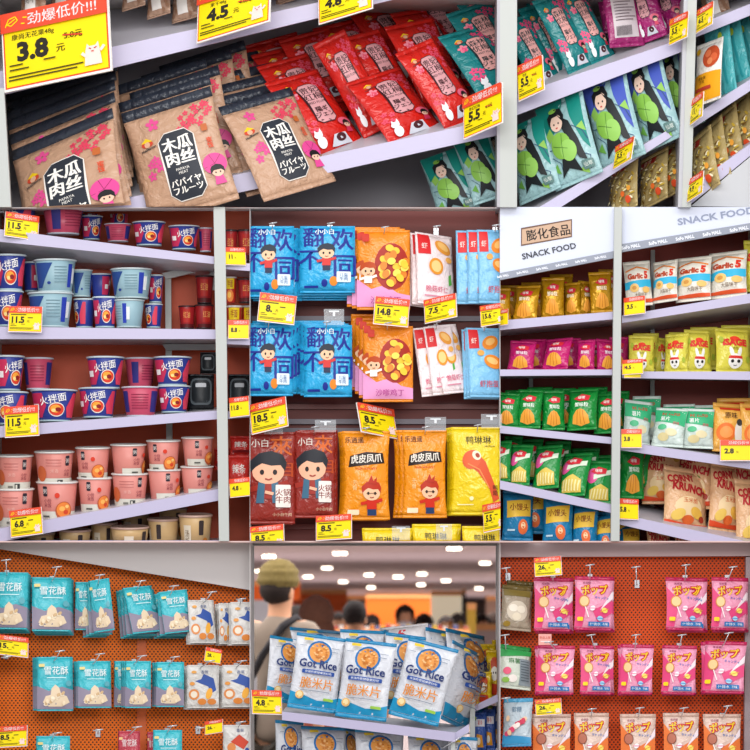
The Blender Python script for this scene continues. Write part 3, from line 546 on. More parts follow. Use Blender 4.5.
kind('blue_orange', W=40, H=54, T=7, st=.06, sb=.05, base='3c5ca8', name='blue_snack_bag', cat='snack bag', group='blue bags below the shelf end', art=[('p', [(6, 6), (30, 6), (26, 22), (10, 24)], 'e0982c'), ('e', 16, 14, 5, 5, 'f4ecd8'), ('r', 6, 34, 34, 44, 'e8e6ea'), ('t', '薯条', 20, 39, 7, 'c83c2c')])
# --- pink candy bags on the right pegboard
def pop(name, base, c2, group, seal):
    kind(name, W=40, H=54, T=3.6, st=.07, sb=.05, base=base, stc=seal, sbc=seal, stl='darker top seal', name='candy_bag', cat='candy bag', group=group, rough=.33,
         art=[('p', [(0, 44), (12, 30), (8, 3.4), (0, 3.4)], c2), ('p', [(18, 20), (40, 30), (40, 18), (24, 8)], c2), ('p', [(26, 20), (40, 40), (40, 32)], 'f6e8ee'),
              ('t', 'ポップ', 20, 40.5, 11.5, 'c8242c', {'b': .13, 'w': 30, 'rot': 3}), ('t', 'ポップ', 20, 40.5, 10, 'f4d41c', {'b': .04, 'w': 27.5, 'rot': 3}),
              ('t', '棒棒糖', 12, 47.5, 2.6, '8c2450'), ('t', 'キャンディ', 28, 32.5, 3, '2a6fc4', {'rot': -4, 'b': .05}),
              ('e', 9, 29, 5.6, 5.8, 'd88a3c' if c2 != 'e87a3c' else '8a4a34'), ('e', 9, 29, 4.6, 4.8, 'f2cf94' if c2 != 'e87a3c' else 'b8705a'), ('l', [(10, 23.5), (14, 13)], 1.1, 'f6f2ee'),
              ('e', 18, 22, 3, 2.4, 'f6f0f4', .4), ('l', [(14, 22), (22, 22)], .7, 'e85a8c'), ('e', 31, 20, 3.4, 2.6, 'f4e06c', -.3), ('l', [(26.6, 18.4), (35.4, 21.6)], .8, 'e8a83c'), ('e', 26, 12, 3, 2.4, 'a8d8f0'), ('l', [(22, 12), (30, 12)], .7, '3c8cd0'), ('r', 14, 4, 36, 8.5, '3078b8'), ('t', '什锦水果味', 25, 6.2, 2.8, 'f2f6fa', {'w': 19}), ('rr', 2, 9, 8, 13, 1, 'f4d41c')])
pop('pop_pink', 'ee9cba', 'e2487f', 'pink lollipop bags', 'c02058')
pop('pop_tan', 'dfc3b4', 'e87a3c', 'tan cola lollipop bags', 'c9a898')
kind('sweets_brown', W=34, H=48, T=5, st=.1, sb=.05, base='a89a86', stc='6d5c2c', stl='olive header strip', name='dried_fruit_bag', cat='snack bag', art=[('r', 2, 36, 32, 43, '7d6c34'), ('e', 17, 20, 12, 11, 'd8ccb8'), ('e', 12, 23, 5, 4, 'f0e8d8'), ('e', 21, 22, 5, 4, 'eee4d0'), ('e', 16, 14, 5, 4, 'e8dcc4'), ('e', 6, 6, 4, 3, '9a7c2c')], rough=.25)
kind('sweets_green', W=34, H=48, T=5, st=.1, sb=.05, base='d6dfd0', stc='2f9a4c', stl='green header strip', name='mochi_bag', cat='snack bag', art=[('p', [(0, 34), (34, 38), (34, 43), (0, 43)], '3ca858'), ('t', '麻薯', 14, 30, 6, '2f7a3c'), ('r', 20, 4, 33, 33, '8d9aa0')] + [('l', [(21, 30 - i * 3), (31, 30 - i * 3)], .8, '4c5a62') for i in range(8)] + [('e', 6, 18, 4, 4, 'e85a7c'), ('e', 12, 10, 5, 4, 'f4ece4'), ('e', 5, 8, 4, 3, '8ab84c')], rough=.3)
kind('sweets_blue', W=36, H=50, T=5, st=.08, sb=.05, base='b6c4cc', stc='4c9cc4', sbc='3c94c4', stl='blue top seal', name='jelly_candy_bag', cat='snack bag', art=[('p', [(0, 2.6), (36, 2.6), (36, 9), (0, 12)], '3c94c4'), ('t', '软糖', 18, 38, 6, '5a7a94')] + [('e', 6 + (i * 6.7) % 24, 13 + (i * 4.3) % 16, 3.2, 2.6, ('d8486c', 'f0e0d8', 'c82c50', 'e8c4a0')[i % 4], i) for i in range(16)], rough=.25)
# ================================================================ the display wall
def structure(name, mb): o = mb.obj(name); o['kind'] = 'structure'; return o
def pegmat(base, p=0.012, r=0.0025):
    m = bpy.data.materials.new('perforated_orange_' + base); m.use_nodes = True; nt = m.node_tree; b = nt.nodes['Principled BSDF']
    def N(t, **k):
        n = nt.nodes.new(t)
        for a, v in k.items(): setattr(n, a, v)
        return n
    def M(op, a, b_=None):
        n = N('ShaderNodeMath', operation=op)
        for i, v in ((0, a), (1, b_)):
            if v is None: continue
            if isinstance(v, (int, float)): n.inputs[i].default_value = v
            else: nt.links.new(v, n.inputs[i])
        return n.outputs[0]
    tc = N('ShaderNodeTexCoord'); sp = N('ShaderNodeSeparateXYZ'); nt.links.new(tc.outputs['Object'], sp.inputs[0])
    u = M('DIVIDE', sp.outputs['X'], p); v = M('DIVIDE', sp.outputs['Z'], p * .62)
    row = M('FLOOR', v); odd = M('MULTIPLY', M('FLOORED_MODULO', row, 2.0), .5)
    fu = M('SUBTRACT', M('FRACT', M('ADD', u, odd)), .5); fv = M('SUBTRACT', M('FRACT', v), .5)
    du = M('MULTIPLY', fu, p); dv = M('MULTIPLY', fv, p * .62)
    dist = M('SQRT', M('ADD', M('MULTIPLY', du, du), M('MULTIPLY', dv, dv)))
    hole = M('LESS_THAN', dist, r)
    mx = N('ShaderNodeMix', data_type='RGBA')
    c = [lin(int(base[i:i + 2], 16) / 255) for i in (0, 2, 4)]
    mx.inputs[6].default_value = (*c, 1); mx.inputs[7].default_value = (.045, .014, .01, 1)
    nt.links.new(hole, mx.inputs[0]); nt.links.new(mx.outputs[2], b.inputs['Base Color']); b.inputs['Roughness'].default_value = .5; b.inputs['Specular IOR Level'].default_value = .2
    return m
white = mat('dcdad8', .4, key='enamel'); post_m = mat('b4b8b4', .4, key='post_enamel'); dark = mat('3c1512', .6, key='board')

# ---------------------------------------------------------------- A: tilted shelving with the large bags
A = tag(empty('shelving_unit', Matrix.Translation(W(375, 207, .3))), 'pale lilac tilted shelving holding large snack bags across the top', 'shelving'); A['cell'] = 'A'
def wpart(root, name, mb, label=None):
    o = mb.obj(name); o.parent = root; o.matrix_parent_inverse = root.matrix_world.inverted()
    if label: o['label'] = label
    return o
_part = part
def part(root, name, mb, label=None):
    o = mb.obj(name); o.parent = root
    o.matrix_parent_inverse = root.matrix_world.inverted() if root.name.split('.')[0] in ROOTS else Matrix.Identity(4)
    if label: o['label'] = label
    return o
ROOTS = {'shelving_unit', 'hook_display', 'pegboard', 'display_shelf', 'counter', 'header_board'}
part(A, 'back_panel', prism([(-6, -6), (756, -6), (756, 207), (-6, 207)], .62, .64, mat('a9a6ae', .5, key='back')))
def post(root, pts, d0=-.02, d1=.02, m=None, name='post'): return part(root, name, prism(pts, d0, d1, m or post_m))
post(A, [(-4, 88), (4, 88), (11, 207), (-4, 207)])
post(A, [(500, -6), (517, -6), (517, 207), (500, 207)], -.03, .03)
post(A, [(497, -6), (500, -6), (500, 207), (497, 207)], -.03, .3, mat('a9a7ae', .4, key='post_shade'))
post(A, [(688, -6), (697, -6), (691, 207), (682, 207)], -.03, .03)
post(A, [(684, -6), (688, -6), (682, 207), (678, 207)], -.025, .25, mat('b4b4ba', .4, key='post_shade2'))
shelf(A, -6, 73, 97, 498, -36, -26, (-46, -46), d=.05, depth=.5)
shelf(A, -6, 227, 247, 498, 119, 135, (-40, -40), d=.05, depth=.5)
shelf(A, 517, 95, 115, 686, 38, 50, (-30, -30), d=.05, depth=.5)
shelf(A, 517, 221, 235, 682, 122, 130, (-30, -26), d=.05, depth=.5)
shelf(A, 696, 26, 37, 756, 2, 13, (-22, -22), d=.05, depth=.4)
shelf(A, 693, 117, 128, 756, 76, 87, (-24, -24), d=.05, depth=.4)
shelf(A, 691, 187, 204, 756, 140, 151, (-24, -24), d=.05, depth=.4)
part(A, 'kick_panel', prism([(691, 206), (756, 152), (756, 207)], .03, .05, mat('c0c2c6', .5, key='kick')))

# beige bags on the upper shelf
for i, (x0, x1, yb) in enumerate([(20, 47, 30), (50, 78, 26), (122, 146, 12), (147, 171, 20), (172, 198, 24), (276, 298, 6), (299, 322, 9)]):
    place_box('brown_pack', x0, x1, yb - 46, yb, .08 + .01 * i, f'beige dried meat bag with white label, {ORD[i]} from the left on the highest shelf', 'A', rise=5)
# papaya bags, back rows first
k = 0
rows = [((28, 268), (132, 230), (8, 146), .0, 'front left'), ((150, 226), (240, 200), (120, 112), .0, 'front middle'), ((264, 202), (336, 178), (217, 104), -.06, 'front right')]
for j, (tx, ty, w_, rz_) in enumerate([(6, 130, 108, 38), (4, 116, 110, 36), (3, 106, 112, 36), (4, 97, 112, 36), (2, 88, 114, 36)]): rows.append(((tx + 20, ty + 120), (tx + 20 + w_, ty + 120 - rz_), (tx, ty), .08 + .06 * j, ORD[j] + ' behind the front left one'))
for j, (tx, ty, w_, rz_) in enumerate([(117, 101, 92, 26), (128, 91, 90, 26), (113, 84, 92, 26), (140, 74, 90, 25), (158, 64, 86, 24)]): rows.append(((tx + 26, ty + 110), (tx + 26 + w_, ty + 110 - rz_), (tx, ty), .08 + .06 * j, ORD[j] + ' behind the front middle one'))
for j, (tx, ty, w_, rz_) in enumerate([(207, 97, 74, 22), (210, 84, 70, 20), (212, 72, 66, 18), (196, 60, 60, 16)]): rows.append(((tx + 40, ty + 100), (tx + 40 + w_, ty + 100 - rz_), (tx, ty), .06 + .06 * j, ORD[j] + ' behind the front right one'))
for BL, BR, TL, d, nm in rows:
    place('papaya', BL, BR, TL, d, f'beige papaya snack bag with navy top seal, {nm}', 'A', r=1)
reds = [
 ((316, 161), (368, 142), (264, 80), .06, 'beside the rightmost papaya bag'), ((392, 148), (446, 127), (345, 80), .04, 'front middle of the red bags'), ((447, 132), (484, 113), (395, 52), .07, 'front right of the red bags'),
 ((364, 139), (396, 122), (312, 44), .16, 'narrow one leaning behind the front middle bag'), ((385, 118), (425, 104), (339, 36), .20, 'behind the front middle bag, label hidden'), ((425, 110), (474, 96), (384, 24), .22, 'behind the front right bag'),
 ((300, 140), (350, 122), (256, 64), .19, 'second behind the rightmost papaya bag'), ((296, 124), (350, 106), (250, 52), .27, 'third behind the rightmost papaya bag'), ((310, 110), (360, 94), (278, 38), .33, 'high in the back left of the reds'),
 ((350, 100), (400, 84), (312, 26), .37, 'back middle under the shelf edge'), ((398, 90), (445, 76), (346, 6), .40, 'back row right of centre'), ((430, 70), (480, 56), (396, -10), .44, 'back row rightmost'), ((434, 92), (480, 80), (390, 10), .33, 'third row right'), ((262, 110), (320, 92), (238, 46), .40, 'farthest left in the back row')]
for BL, BR, TL, d, nm in reds:
    place('plum_red', BL, BR, TL, d, f'red plum snack bag, {nm}', 'A', r=.9)
teals = [((482, 104), (530, 86), (438, 34), .12, 'front one right of the red bags'), ((486, 82), (530, 64), (446, 12), .22, 'second one right of the red bags'), ((490, 60), (530, 44), (450, -8), .30, 'third one right of the red bags'),
 ((536, 92), (564, 80), (500, 22), .14, 'leftmost on the middle bay shelf'), ((569, 76), (598, 64), (532, 0), .10, 'middle bay, left of the two facing labels'), ((592, 66), (618, 56), (556, -8), .13, 'middle bay, right of the two facing labels'), ((552, 84), (584, 72), (518, 8), .20, 'middle bay, between and behind the facing bags'), ((545, 60), (580, 46), (520, -14), .3, 'middle bay, at the back')]
for BL, BR, TL, d, nm in teals:
    place('plum_teal', BL, BR, TL, d, f'teal plum snack bag, {nm}', 'A', r=.9)
for j, (kd, BL, BR, TL, nm) in enumerate([('plum_magenta_back', (610, 48), (646, 44), (598, -28), 'showing its printed back panel, nearest the teal bags'), ('plum_magenta', (640, 45), (667, 36), (622, -22), 'between the back panel bag and the post'), ('plum_magenta', (662, 36), (688, 27), (646, -26), 'touching the right post'), ('plum_magenta', (604, 34), (640, 26), (590, -30), 'farthest back behind the printed panel')]):
    place(kd, BL, BR, TL, .12 + .05 * j, f'magenta plum bag {nm}', 'A', r=.9)
sg = [('sage_green', (556, 192), (602, 174), (536, 108), .07, 'with green top, second from the left post'), ('sage_blue', (601, 172), (645, 156), (581, 84), .08, 'with blue top, in the middle of its shelf'), ('sage_blue', (644, 154), (682, 138), (622, 66), .09, 'with blue top, second from the right post'),
      ('sage_green', (520, 206), (560, 190), (506, 128), .12, 'with green top, against the left post'), ('sage_blue', (672, 136), (704, 124), (657, 54), .16, 'with blue top, against the right post'),
      ('sage_green', (474, 206), (510, 194), (452, 140), .2, 'with green top, under the red bags shelf'), ('sage_green', (500, 200), (530, 188), (476, 132), .26, 'with green top, under the shelf beside the left post'), ('sage_green', (440, 222), (480, 208), (420, 160), .24, 'with green top, lowest left under the red shelf')]
for kd, BL, BR, TL, d, nm in sg:
    place(kd, BL, BR, TL, d, f'pale blue bag, {nm}', 'A', r=1, cat='snack bag')
for j, (x, y) in enumerate([(694, 205), (705, 195), (719, 182), (732, 170), (744, 160)]):
    place('gold_nut', (x, y), (x + 24, y - 18), (x - 8, y - 62), .10 + .03 * j, f'clear golden nut bag, {ORD[j]} from the post on the right bay shelf', 'A', r=.9)
for j, (x, y) in enumerate([(610, 212), (640, 204), (656, 196)]):
    place('gold_nut', (x, y + 8), (x + 26, y - 4), (x + 2, y - 46), .14 + .03 * j, f'clear golden nut bag, {ORD[j]} from the left under the middle bay', 'A', r=.9)
place('apricot', (694, 108), (719, 101), (698, 44), .04, 'white and orange dried fruit pouch beside the right post', 'A', r=.9)
for j, (a, b, c) in enumerate([((712, 104), (736, 96), (704, 22)), ((728, 98), (752, 88), (714, 20)), ((744, 92), (768, 82), (722, 18)), ((716, 90), (738, 82), (712, 14))]):
    place('teal_pack', a, b, c, .12 + .05 * j, f'teal pouch leaning in the right bay, {["beside the orange pouch", "second from the orange pouch", "at the picture edge", "farthest back"][j]}', 'A', r=.9)
kind('orange_bag', W=40, H=50, T=6, base='e2622c', name='orange_snack_bag', cat='snack bag', art=[('r', 4, 18, 36, 26, 'f0d8c8')])
place('orange_bag', (735, 40), (770, 30), (730, 10), .3, 'orange snack bag behind the teal pouches at the picture edge', 'A')
place('brown_pack', (704, 26), (730, 16), (700, -10), .15, 'beige bag on the highest shelf of the right bay', 'A')
price_tag((0, 14), (110, -3), (5, 93), '3.8', 'largest yellow price tag reading 3.8, at the top left', 'A', -.02, '康尚无花果48g', '5.8元')
price_tag((198, -8), (272, -24), (197, 44), '4.5', 'yellow price tag reading 4.5 beside the large 3.8 tag', 'A', -.02, '果干48g', '4.8元')
price_tag((318, -14), (372, -26), (319, 25), '4.8', 'yellow price tag reading 4.8 cut by the top edge', 'A', -.02, '红梅', '5.8元')
price_tag((464, 98), (502, 85), (464, 140), '5.5', 'yellow price tag reading 5.5 on the red bags shelf', 'A', -.045, '贵妃红梅', '6.5元')
price_tag((517, 66), (542, 57), (519, 102), '5.5', 'yellow price tag reading 5.5 on the teal bags shelf', 'A', -.03, '优梅', '6.5元')
price_tag((671, 19), (688, 13), (669, 46), '5.5', 'yellow price tag under the magenta bags beside the right post', 'A', -.04)
price_tag((617, 146), (634, 138), (613, 170), '5.5', 'yellow price tag on the pale blue bags shelf', 'A', -.03)
price_tag((698, 10), (713, 3), (696, 34), '6.5', 'yellow price tag highest in the right bay', 'A', -.04)
price_tag((692, 100), (703, 93), (690, 126), '11', 'yellow price tag below the orange dried fruit pouch', 'A', -.04)
price_tag((689, 180), (703, 172), (687, 203), '9.9', 'yellow price tag below the golden nut bags', 'A', -.04)

# ---------------------------------------------------------------- B: noodle cup shelves
B = tag(empty('shelving_unit', Matrix.Translation(W(125, 541, .3))), 'white enamel shelving with stacked noodle and rice cups', 'shelving'); B['cell'] = 'B'
part(B, 'back_panel', prism([(-6, 207), (250, 207), (250, 541), (-6, 541)], .34, .35, mat('cf4f24', .5, key='back_orange')))
post(B, [(213.5, 207), (225, 207), (229, 541), (219, 541)])
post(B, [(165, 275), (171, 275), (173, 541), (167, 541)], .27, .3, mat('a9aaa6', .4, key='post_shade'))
part(B, 'bracket', prism([(162, 273), (215, 262), (215, 268), (166, 279)], .26, .28, mat('b9bab8', .4, key='bracket')))
part(B, 'bracket', prism([(208, 276), (214, 268), (216, 290), (212, 290)], .24, .26, mat('b9bab8', .4, key='bracket')))
part(B, 'bracket', prism([(162, 344), (215, 344), (215, 350), (166, 350)], .26, .28, mat('b9bab8', .4, key='bracket')))
shelf(B, -6, 229, 241, 214, 257, 264, (24, 14)); shelf(B, 225, 262, 269, 250, 264, 271, (8, 8))
shelf(B, -6, 327, 339, 216, 330, 339, (8, 8)); shelf(B, 226, 337, 344, 250, 338, 345, (5, 5))
shelf(B, -6, 427, 438, 218, 411, 419, (-4, -4)); shelf(B, 227, 412, 419, 250, 410, 417, (0, 0))
shelf(B, -6, 530, 543, 221, 489, 500, (-9, -9)); shelf(B, 229, 488, 496, 250, 484, 492, (-5, -5))
shelf(B, -6, 541, 547, 221, 541, 547, (-3, -3), d=.04)
def cups(lst, d0, where, cell='B', desc=None, group=None, tilt=0):
    xs_ = sorted(q[1] for q in lst)
    for i, c in enumerate(lst):
        i = xs_.index(c[1])
        kd, x0, x1, yt, yb = c[:5]; rz = c[5] if len(c) > 5 else 0; dd = c[6] if len(c) > 6 else 0
        ds = desc or {'noodle': 'blue noodle cup', 'noodle_pale': 'pale backed noodle cup', 'noodle_pink': 'pink sided noodle cup', 'rice': 'pink bowl-printed rice cup', 'rice_back': 'pink rice cup turned aside', 'soup': 'tan cup with brown lid', 'hotpot': 'dark red noodle tub', 'hotpot_yellow': 'red yellow noodle tub'}[kd]
        place_cup(kd, x0, x1, yt, yb, d0 + dd, rz, f'{ds}, {ORD[i]} from the left {where}', cell, tilt=tilt, group=group)
cups([('noodle', 2, 38, 200, 230, -30), ('noodle_pink', 41, 85, 204, 235, 40), ('noodle', 80, 103, 216, 240, 20, .06), ('noodle_pink', 104, 132, 224, 242, 0, .02), ('noodle', 132, 166, 222, 246, 0), ('noodle', 168, 200, 226, 250, 10), ('noodle_pink', 198, 213, 228, 252, 10, .02)], .12, 'on the highest cup shelf')
cups([('noodle', 76, 102, 206, 224, 60, .1), ('noodle', 108, 130, 204, 226, 0, .1)], .16, 'stacked behind on the highest cup shelf')
cups([('noodle', -12, 24, 291, 327, 0), ('noodle_pale', 27, 74, 293, 328, 0), ('noodle', 73, 96, 299, 328, -70, .05), ('noodle', 92, 118, 297, 328, 0), ('noodle_pale', 113, 145, 300, 328, -60), ('noodle', 144, 163, 304, 328, -50, .05)], .12, 'in the lower layer of the second shelf')
cups([('noodle', -9, 27, 255, 291, 0), ('noodle_pale', 33, 77, 260, 293, 10), ('noodle_pale', 70, 93, 270, 297, 30, .06), ('noodle', 90, 112, 274, 298, 90, .07), ('noodle_pale', 110, 153, 269, 299, -10), ('noodle', 147, 164, 275, 303, 20, .06), ('noodle', 22, 42, 262, 292, 80, .1)], .12, 'in the upper layer of the second shelf')
cups([('hotpot', 178, 196, 306, 329, 0), ('hotpot', 194, 214, 305, 329, 20), ('hotpot', 195, 214, 276, 304, 0)], .22, 'beside the right post of the second shelf')
cups([('noodle', -10, 29, 392, 425, -20), ('noodle', 30, 78, 390, 422, 0), ('noodle', 78, 118, 388, 418, -10), ('noodle_pink', 121, 160, 387, 417, 0), ('noodle', 157, 191, 386, 413, 0)], .12, 'in the lower layer of the third shelf')
cups([('noodle', -10, 25, 356, 391, 30), ('noodle_pink', 22, 54, 358, 390, 0, .06), ('noodle', 86, 125, 357, 389, 0), ('noodle_pink', 124, 156, 358, 388, 40, .06), ('noodle', 153, 192, 357, 386, 0)], .12, 'in the upper layer of the third shelf')
kind('tray', W=34, H=36, T=9, st=.05, sb=.05, shape='flat', wr=.3, base='1c1f22', rough=.2, name='black_food_tray', cat='food tray', group='black trays beside the post', art=[('rr', 3, 5, 31, 31, 6, '5a6266'), ('rr', 5, 7, 29, 29, 5, '24282b'), ('rr', 10, 22, 24, 26, 1, 'b8bcc0')])
for i, (x0, x1, yt, yb) in enumerate([(188, 214, 374, 411), (200, 216, 352, 374), (228, 251, 374, 411)]):
    place_box('tray', x0, x1, yt, yb, .16 + .02 * i, f'black clear topped food tray, {["left of the white post", "highest, under the shelf left of the white post", "right of the white post"][i]}', 'B')
cups([('rice_back', -6, 35, 488, 527, 0), ('rice', 36, 79, 481, 521, 0), ('rice', 77, 113, 477, 513, 15), ('rice_back', 111, 149, 473, 507, 0), ('rice', 147, 182, 469, 501, 50), ('rice', 180, 214, 466, 496, 45)], .13, 'in the lower layer of pink cups', tilt=5)
cups([('rice_back', -4, 34, 455, 491, 0), ('rice_back', 34, 75, 451, 487, 10), ('rice', 75, 111, 447, 481, 0), ('rice', 110, 147, 444, 476, 60), ('rice', 146, 181, 440, 472, 5), ('rice', 181, 214, 437, 466, 35)], .13, 'in the upper layer of pink cups', tilt=5)
cups([('soup', 20, 56, 532, 566, 0, .05), ('soup', 58, 92, 529, 566, 0, .04), ('soup', 90, 118, 522, 562, 0, .08), ('soup', 110, 150, 526, 562, 30), ('soup', 147, 180, 518, 560, -40, .03), ('soup', 178, 213, 514, 556, 0)], .1, 'below the lowest pink cup shelf', tilt=7)
cups([('soup', 120, 150, 514, 545, 0), ('soup', 158, 188, 508, 540, 0)], .24, 'behind the front tan cups', tilt=5)
cups([('hotpot', 223, 238, 230, 262, 0), ('hotpot', 237, 256, 230, 262, 0)], .12, 'highest, right of the white post')
cups([('hotpot_yellow', 224, 237, 277, 303, 0), ('hotpot', 237, 256, 279, 303, 0), ('hotpot_yellow', 226, 243, 306, 336, 0), ('hotpot_yellow', 240, 258, 306, 336, 10, .03)], .12, 'on shelf two behind the post')
kind('red_pack', W=30, H=32, T=5, base='c42a22', name='red_snack_pack', cat='snack bag', group='red packs right of the white post', rough=.25, art=[('t', '辣条', 15, 18, 9, 'f0ece4', {'b': .03}), ('r', 3, 5, 27, 9, '7a1418')])
for i, (x0, x1, yt, yb) in enumerate([(228, 250, 455, 488), (230, 252, 436, 456), (214, 230, 448, 470)]):
    place_box('red_pack', x0, x1, yt, yb, .12 + .04 * i, f'red spicy strip pack, {["nearest the lowest right tag", "top of the red pile", "half hidden behind the white post"][i]}', 'B')
price_tag((5, 211), (38, 215), (4, 236), '11.5', 'yellow price tag reading 11.5 on the highest cup shelf', 'B', -.01)
price_tag((9, 306), (43, 307), (8, 332), '11.5', 'yellow price tag reading 11.5 on the second cup shelf', 'B', -.01)
price_tag((4, 407), (39, 405), (5, 438), '11.5', 'yellow price tag reading 11.5 on the third cup shelf', 'B', -.01)
price_tag((9, 511), (42, 507), (11, 538), '6.8', 'yellow price tag reading 6.8 under the pink rice cups', 'B', -.01)
price_tag((224, 247), (245, 247), (225, 265), '11', 'small yellow price tag highest on the narrow right bay of cups', 'B', -.01, simple=True)
price_tag((228, 320), (249, 320), (228, 339), '8.8', 'small yellow price tag second highest on the narrow right bay', 'B', -.01, simple=True)
price_tag((229, 398), (249, 396), (230, 418), '11.8', 'small yellow price tag below the black tray right of the post', 'B', -.01, simple=True)
price_tag((229, 479), (250, 477), (230, 498), '4.8', 'small yellow price tag below the red packs', 'B', -.01, simple=True)

# ---------------------------------------------------------------- C: hook display
C = tag(empty('hook_display', Matrix.Translation(W(375, 541, .2))), 'dark red back board of the hanging pouch display in the centre', 'display')
part(C, 'back_board', prism([(250.5, 207), (499.5, 207), (499.5, 541), (250.5, 541)], .2, .21, mat('682018', .5, key='board_red')))
for y in (300, 316, 404, 419, 428, 524): part(C, 'slat', prism([(250.5, y), (499.5, y), (499.5, y + 5), (250.5, y + 5)], .185, .199, mat('6e2a22' if y in (300, 404, 524) else '77707a', .4, key='slat')))
clear = mat('dfe6ea', .1, key='acrylic', alpha=.18)
wire = mat('c9ccd0', .25, .6, key='wire')
def hook(bx, by, tx, ty, label, wbar=10, group='display hooks', holder=None, dboard=.19):
    """prong from the board over the bag hole at (bx,by), turned up to a cross bar at (tx,ty)"""
    root = empty('display_hook', Matrix.Translation(W(bx, by, dboard))); tag(root, label, 'hook', group)
    a = MB(); pts = [W(bx, by, dboard), W(bx, by + 1, .03), W(bx + (tx - bx) * .3, by - 1, .0), W(tx, ty, -.015)]
    inv = Matrix.Translation(-W(bx, by, dboard))
    a.tube([inv @ p for p in pts], .0016, wire, 6); a.obj('prong', root)
    b = MB(); b.tube([inv @ W(tx - wbar / 2, ty + .6, -.016), inv @ W(tx + wbar / 2, ty - .6, -.016)], .0022, wire, 6); b.obj('cross_bar', root)
    c = MB(); c.box((-.007, -.002, -.012), (.007, .004, .012), wire); c.obj('mounting_plate', root)
    return root
def holder(x0, y0, x1, y1, label, cell='C', tilt=0, d=-.012):
    root = empty('tag_holder', Matrix.Translation(W((x0 + x1) / 2, y1, d)) @ Matrix.Rotation(math.radians(tilt), 4, 'Y'))
    tag(root, label, 'tag holder', 'clear acrylic tag holders')
    w = (x1 - x0) / 2 * S; h = (y1 - y0) * S
    m = MB(); m.box((-w, -.0008, 0), (w, .0008, h), clear); m.obj('clear_plate', root)
    m = MB(); m.box((-w * .5, -.002, h * .8), (w * .5, -.001, h * .9), mat('d8dce0', .2, key='clip')); m.box((-w * .12, -.0022, h * .55), (w * .12, -.0012, h * .9), mat('d8dce0', .2, key='clip')); m.obj('clip', root)
def hung(kd, x0, x1, yt, yb, label, cell, n=0, dx=-2.5, dy=1.2, sk=0, rise=0, desc=None, d=.03, dd=None, group=None, lean=0.03):
    place_box(kd, x0, x1, yt, yb, d, label, cell, skew=sk, rise=rise, lean=lean, group=group)
    dd = dd or KINDS[kd].get('T', 5) * 2 * S * .5 * (x1 - x0) / KINDS[kd]['W']
    for i in range(n):
        j = i + 1
        place_box(kd, x0 + dx * j, x1 + dx * j, yt + dy * j, yb + dy * j, d + dd * j * 1.15, label + ', %s behind its front one' % ['directly', 'second', 'third', 'fourth'][i], cell, skew=sk * .6, rise=rise, lean=lean, group=group)
hung('blue_boy', 245, 294, 226, 297, 'blue cartoon pouch, top row, at the left edge', 'C', 2, 4, 2)
hung('blue_boy', 300, 355, 226, 293, 'blue cartoon pouch, top row, second from the left', 'C', 3, -2.5, 2.5)
hung('blue_boy', 245, 293, 325, 396, 'blue cartoon pouch, second row, at the left edge', 'C', 2, 3.5, -2)
hung('blue_boy', 304, 352, 325, 397, 'blue cartoon pouch, second row, second from the left', 'C', 3, -3.5, -1.5)
hung('orange_chicken', 357, 410, 230, 310, 'orange chicken pouch, top row middle', 'C', 2, -5, -1.5)
hung('orange_chicken', 363, 413, 326, 402, 'orange chicken pouch, second row middle', 'C', 3, -4, -4, d=.035)
hung('shrimp_white', 418, 455, 230, 303, 'white shrimp pouch, top row right', 'C', 2, -6, 1, sk=-3, rise=-4)
hung('shrimp_blue', 479, 512, 229, 303, 'light blue shrimp pouch, top row, at the right edge', 'C', 2, -11, .5, sk=-2)
hung('shrimp_white', 444, 472, 325, 394, 'white shrimp pouch, second row right', 'C', 2, -11, 1.5, sk=-16, rise=3)
hung('shrimp_blue', 470, 506, 327, 397, 'light blue shrimp pouch, second row, at the right edge', 'C', 2, -3, 1, sk=-4)
hung('red_boy', 248, 295, 432, 524, 'red cartoon pouch, third row, at the left edge', 'C', 1, -2, 1)
hung('red_boy', 295, 335, 431, 518, 'red cartoon pouch, third row, second from the left', 'C', 1, 2.5, -1)
hung('tiger_orange', 342, 390, 431, 520, 'orange chicken feet pouch, left of the two facing ones', 'C', 2, -2, .5)
hung('tiger_orange', 402, 447, 430, 518, 'orange chicken feet pouch, right of the two facing ones', 'C', 2, -4.5, 0)
hung('duck_yellow', 451, 504, 427, 515, 'yellow duck pouch in the third row at the right', 'C', 2, -2.5, .5)
hung('duck_yellow', 362, 412, 528, 610, 'yellow duck pouch in the lowest row, leftmost', 'C', 1, 3, 0)
hung('duck_yellow', 412, 458, 524, 606, 'yellow duck pouch in the lowest row, middle', 'C', 1, 3, 0)
hung('duck_yellow', 462, 506, 526, 606, 'yellow duck pouch in the lowest row, rightmost', 'C', 0)
for i, (bx, by, nm) in enumerate([(272, 229, 'top row left edge blue pouches'), (330, 229, 'top row second blue pouches'), (384, 233, 'top row orange pouches'), (436, 232, 'top row white pouches'), (495, 231, 'top row light blue pouches'),
        (268, 328, 'second row left edge blue pouches'), (326, 328, 'second row second blue pouches'), (387, 329, 'second row orange pouches'), (436, 328, 'second row white pouches'), (484, 330, 'second row light blue pouches'),
        (271, 434, 'left edge red pouches'), (314, 433, 'second red pouches'), (365, 434, 'left chicken feet pouches'), (425, 433, 'right chicken feet pouches'), (477, 431, 'yellow duck pouches')]):
    hook(bx, by, bx + 1, by - 6, f'metal hook carrying the {nm}', 8)
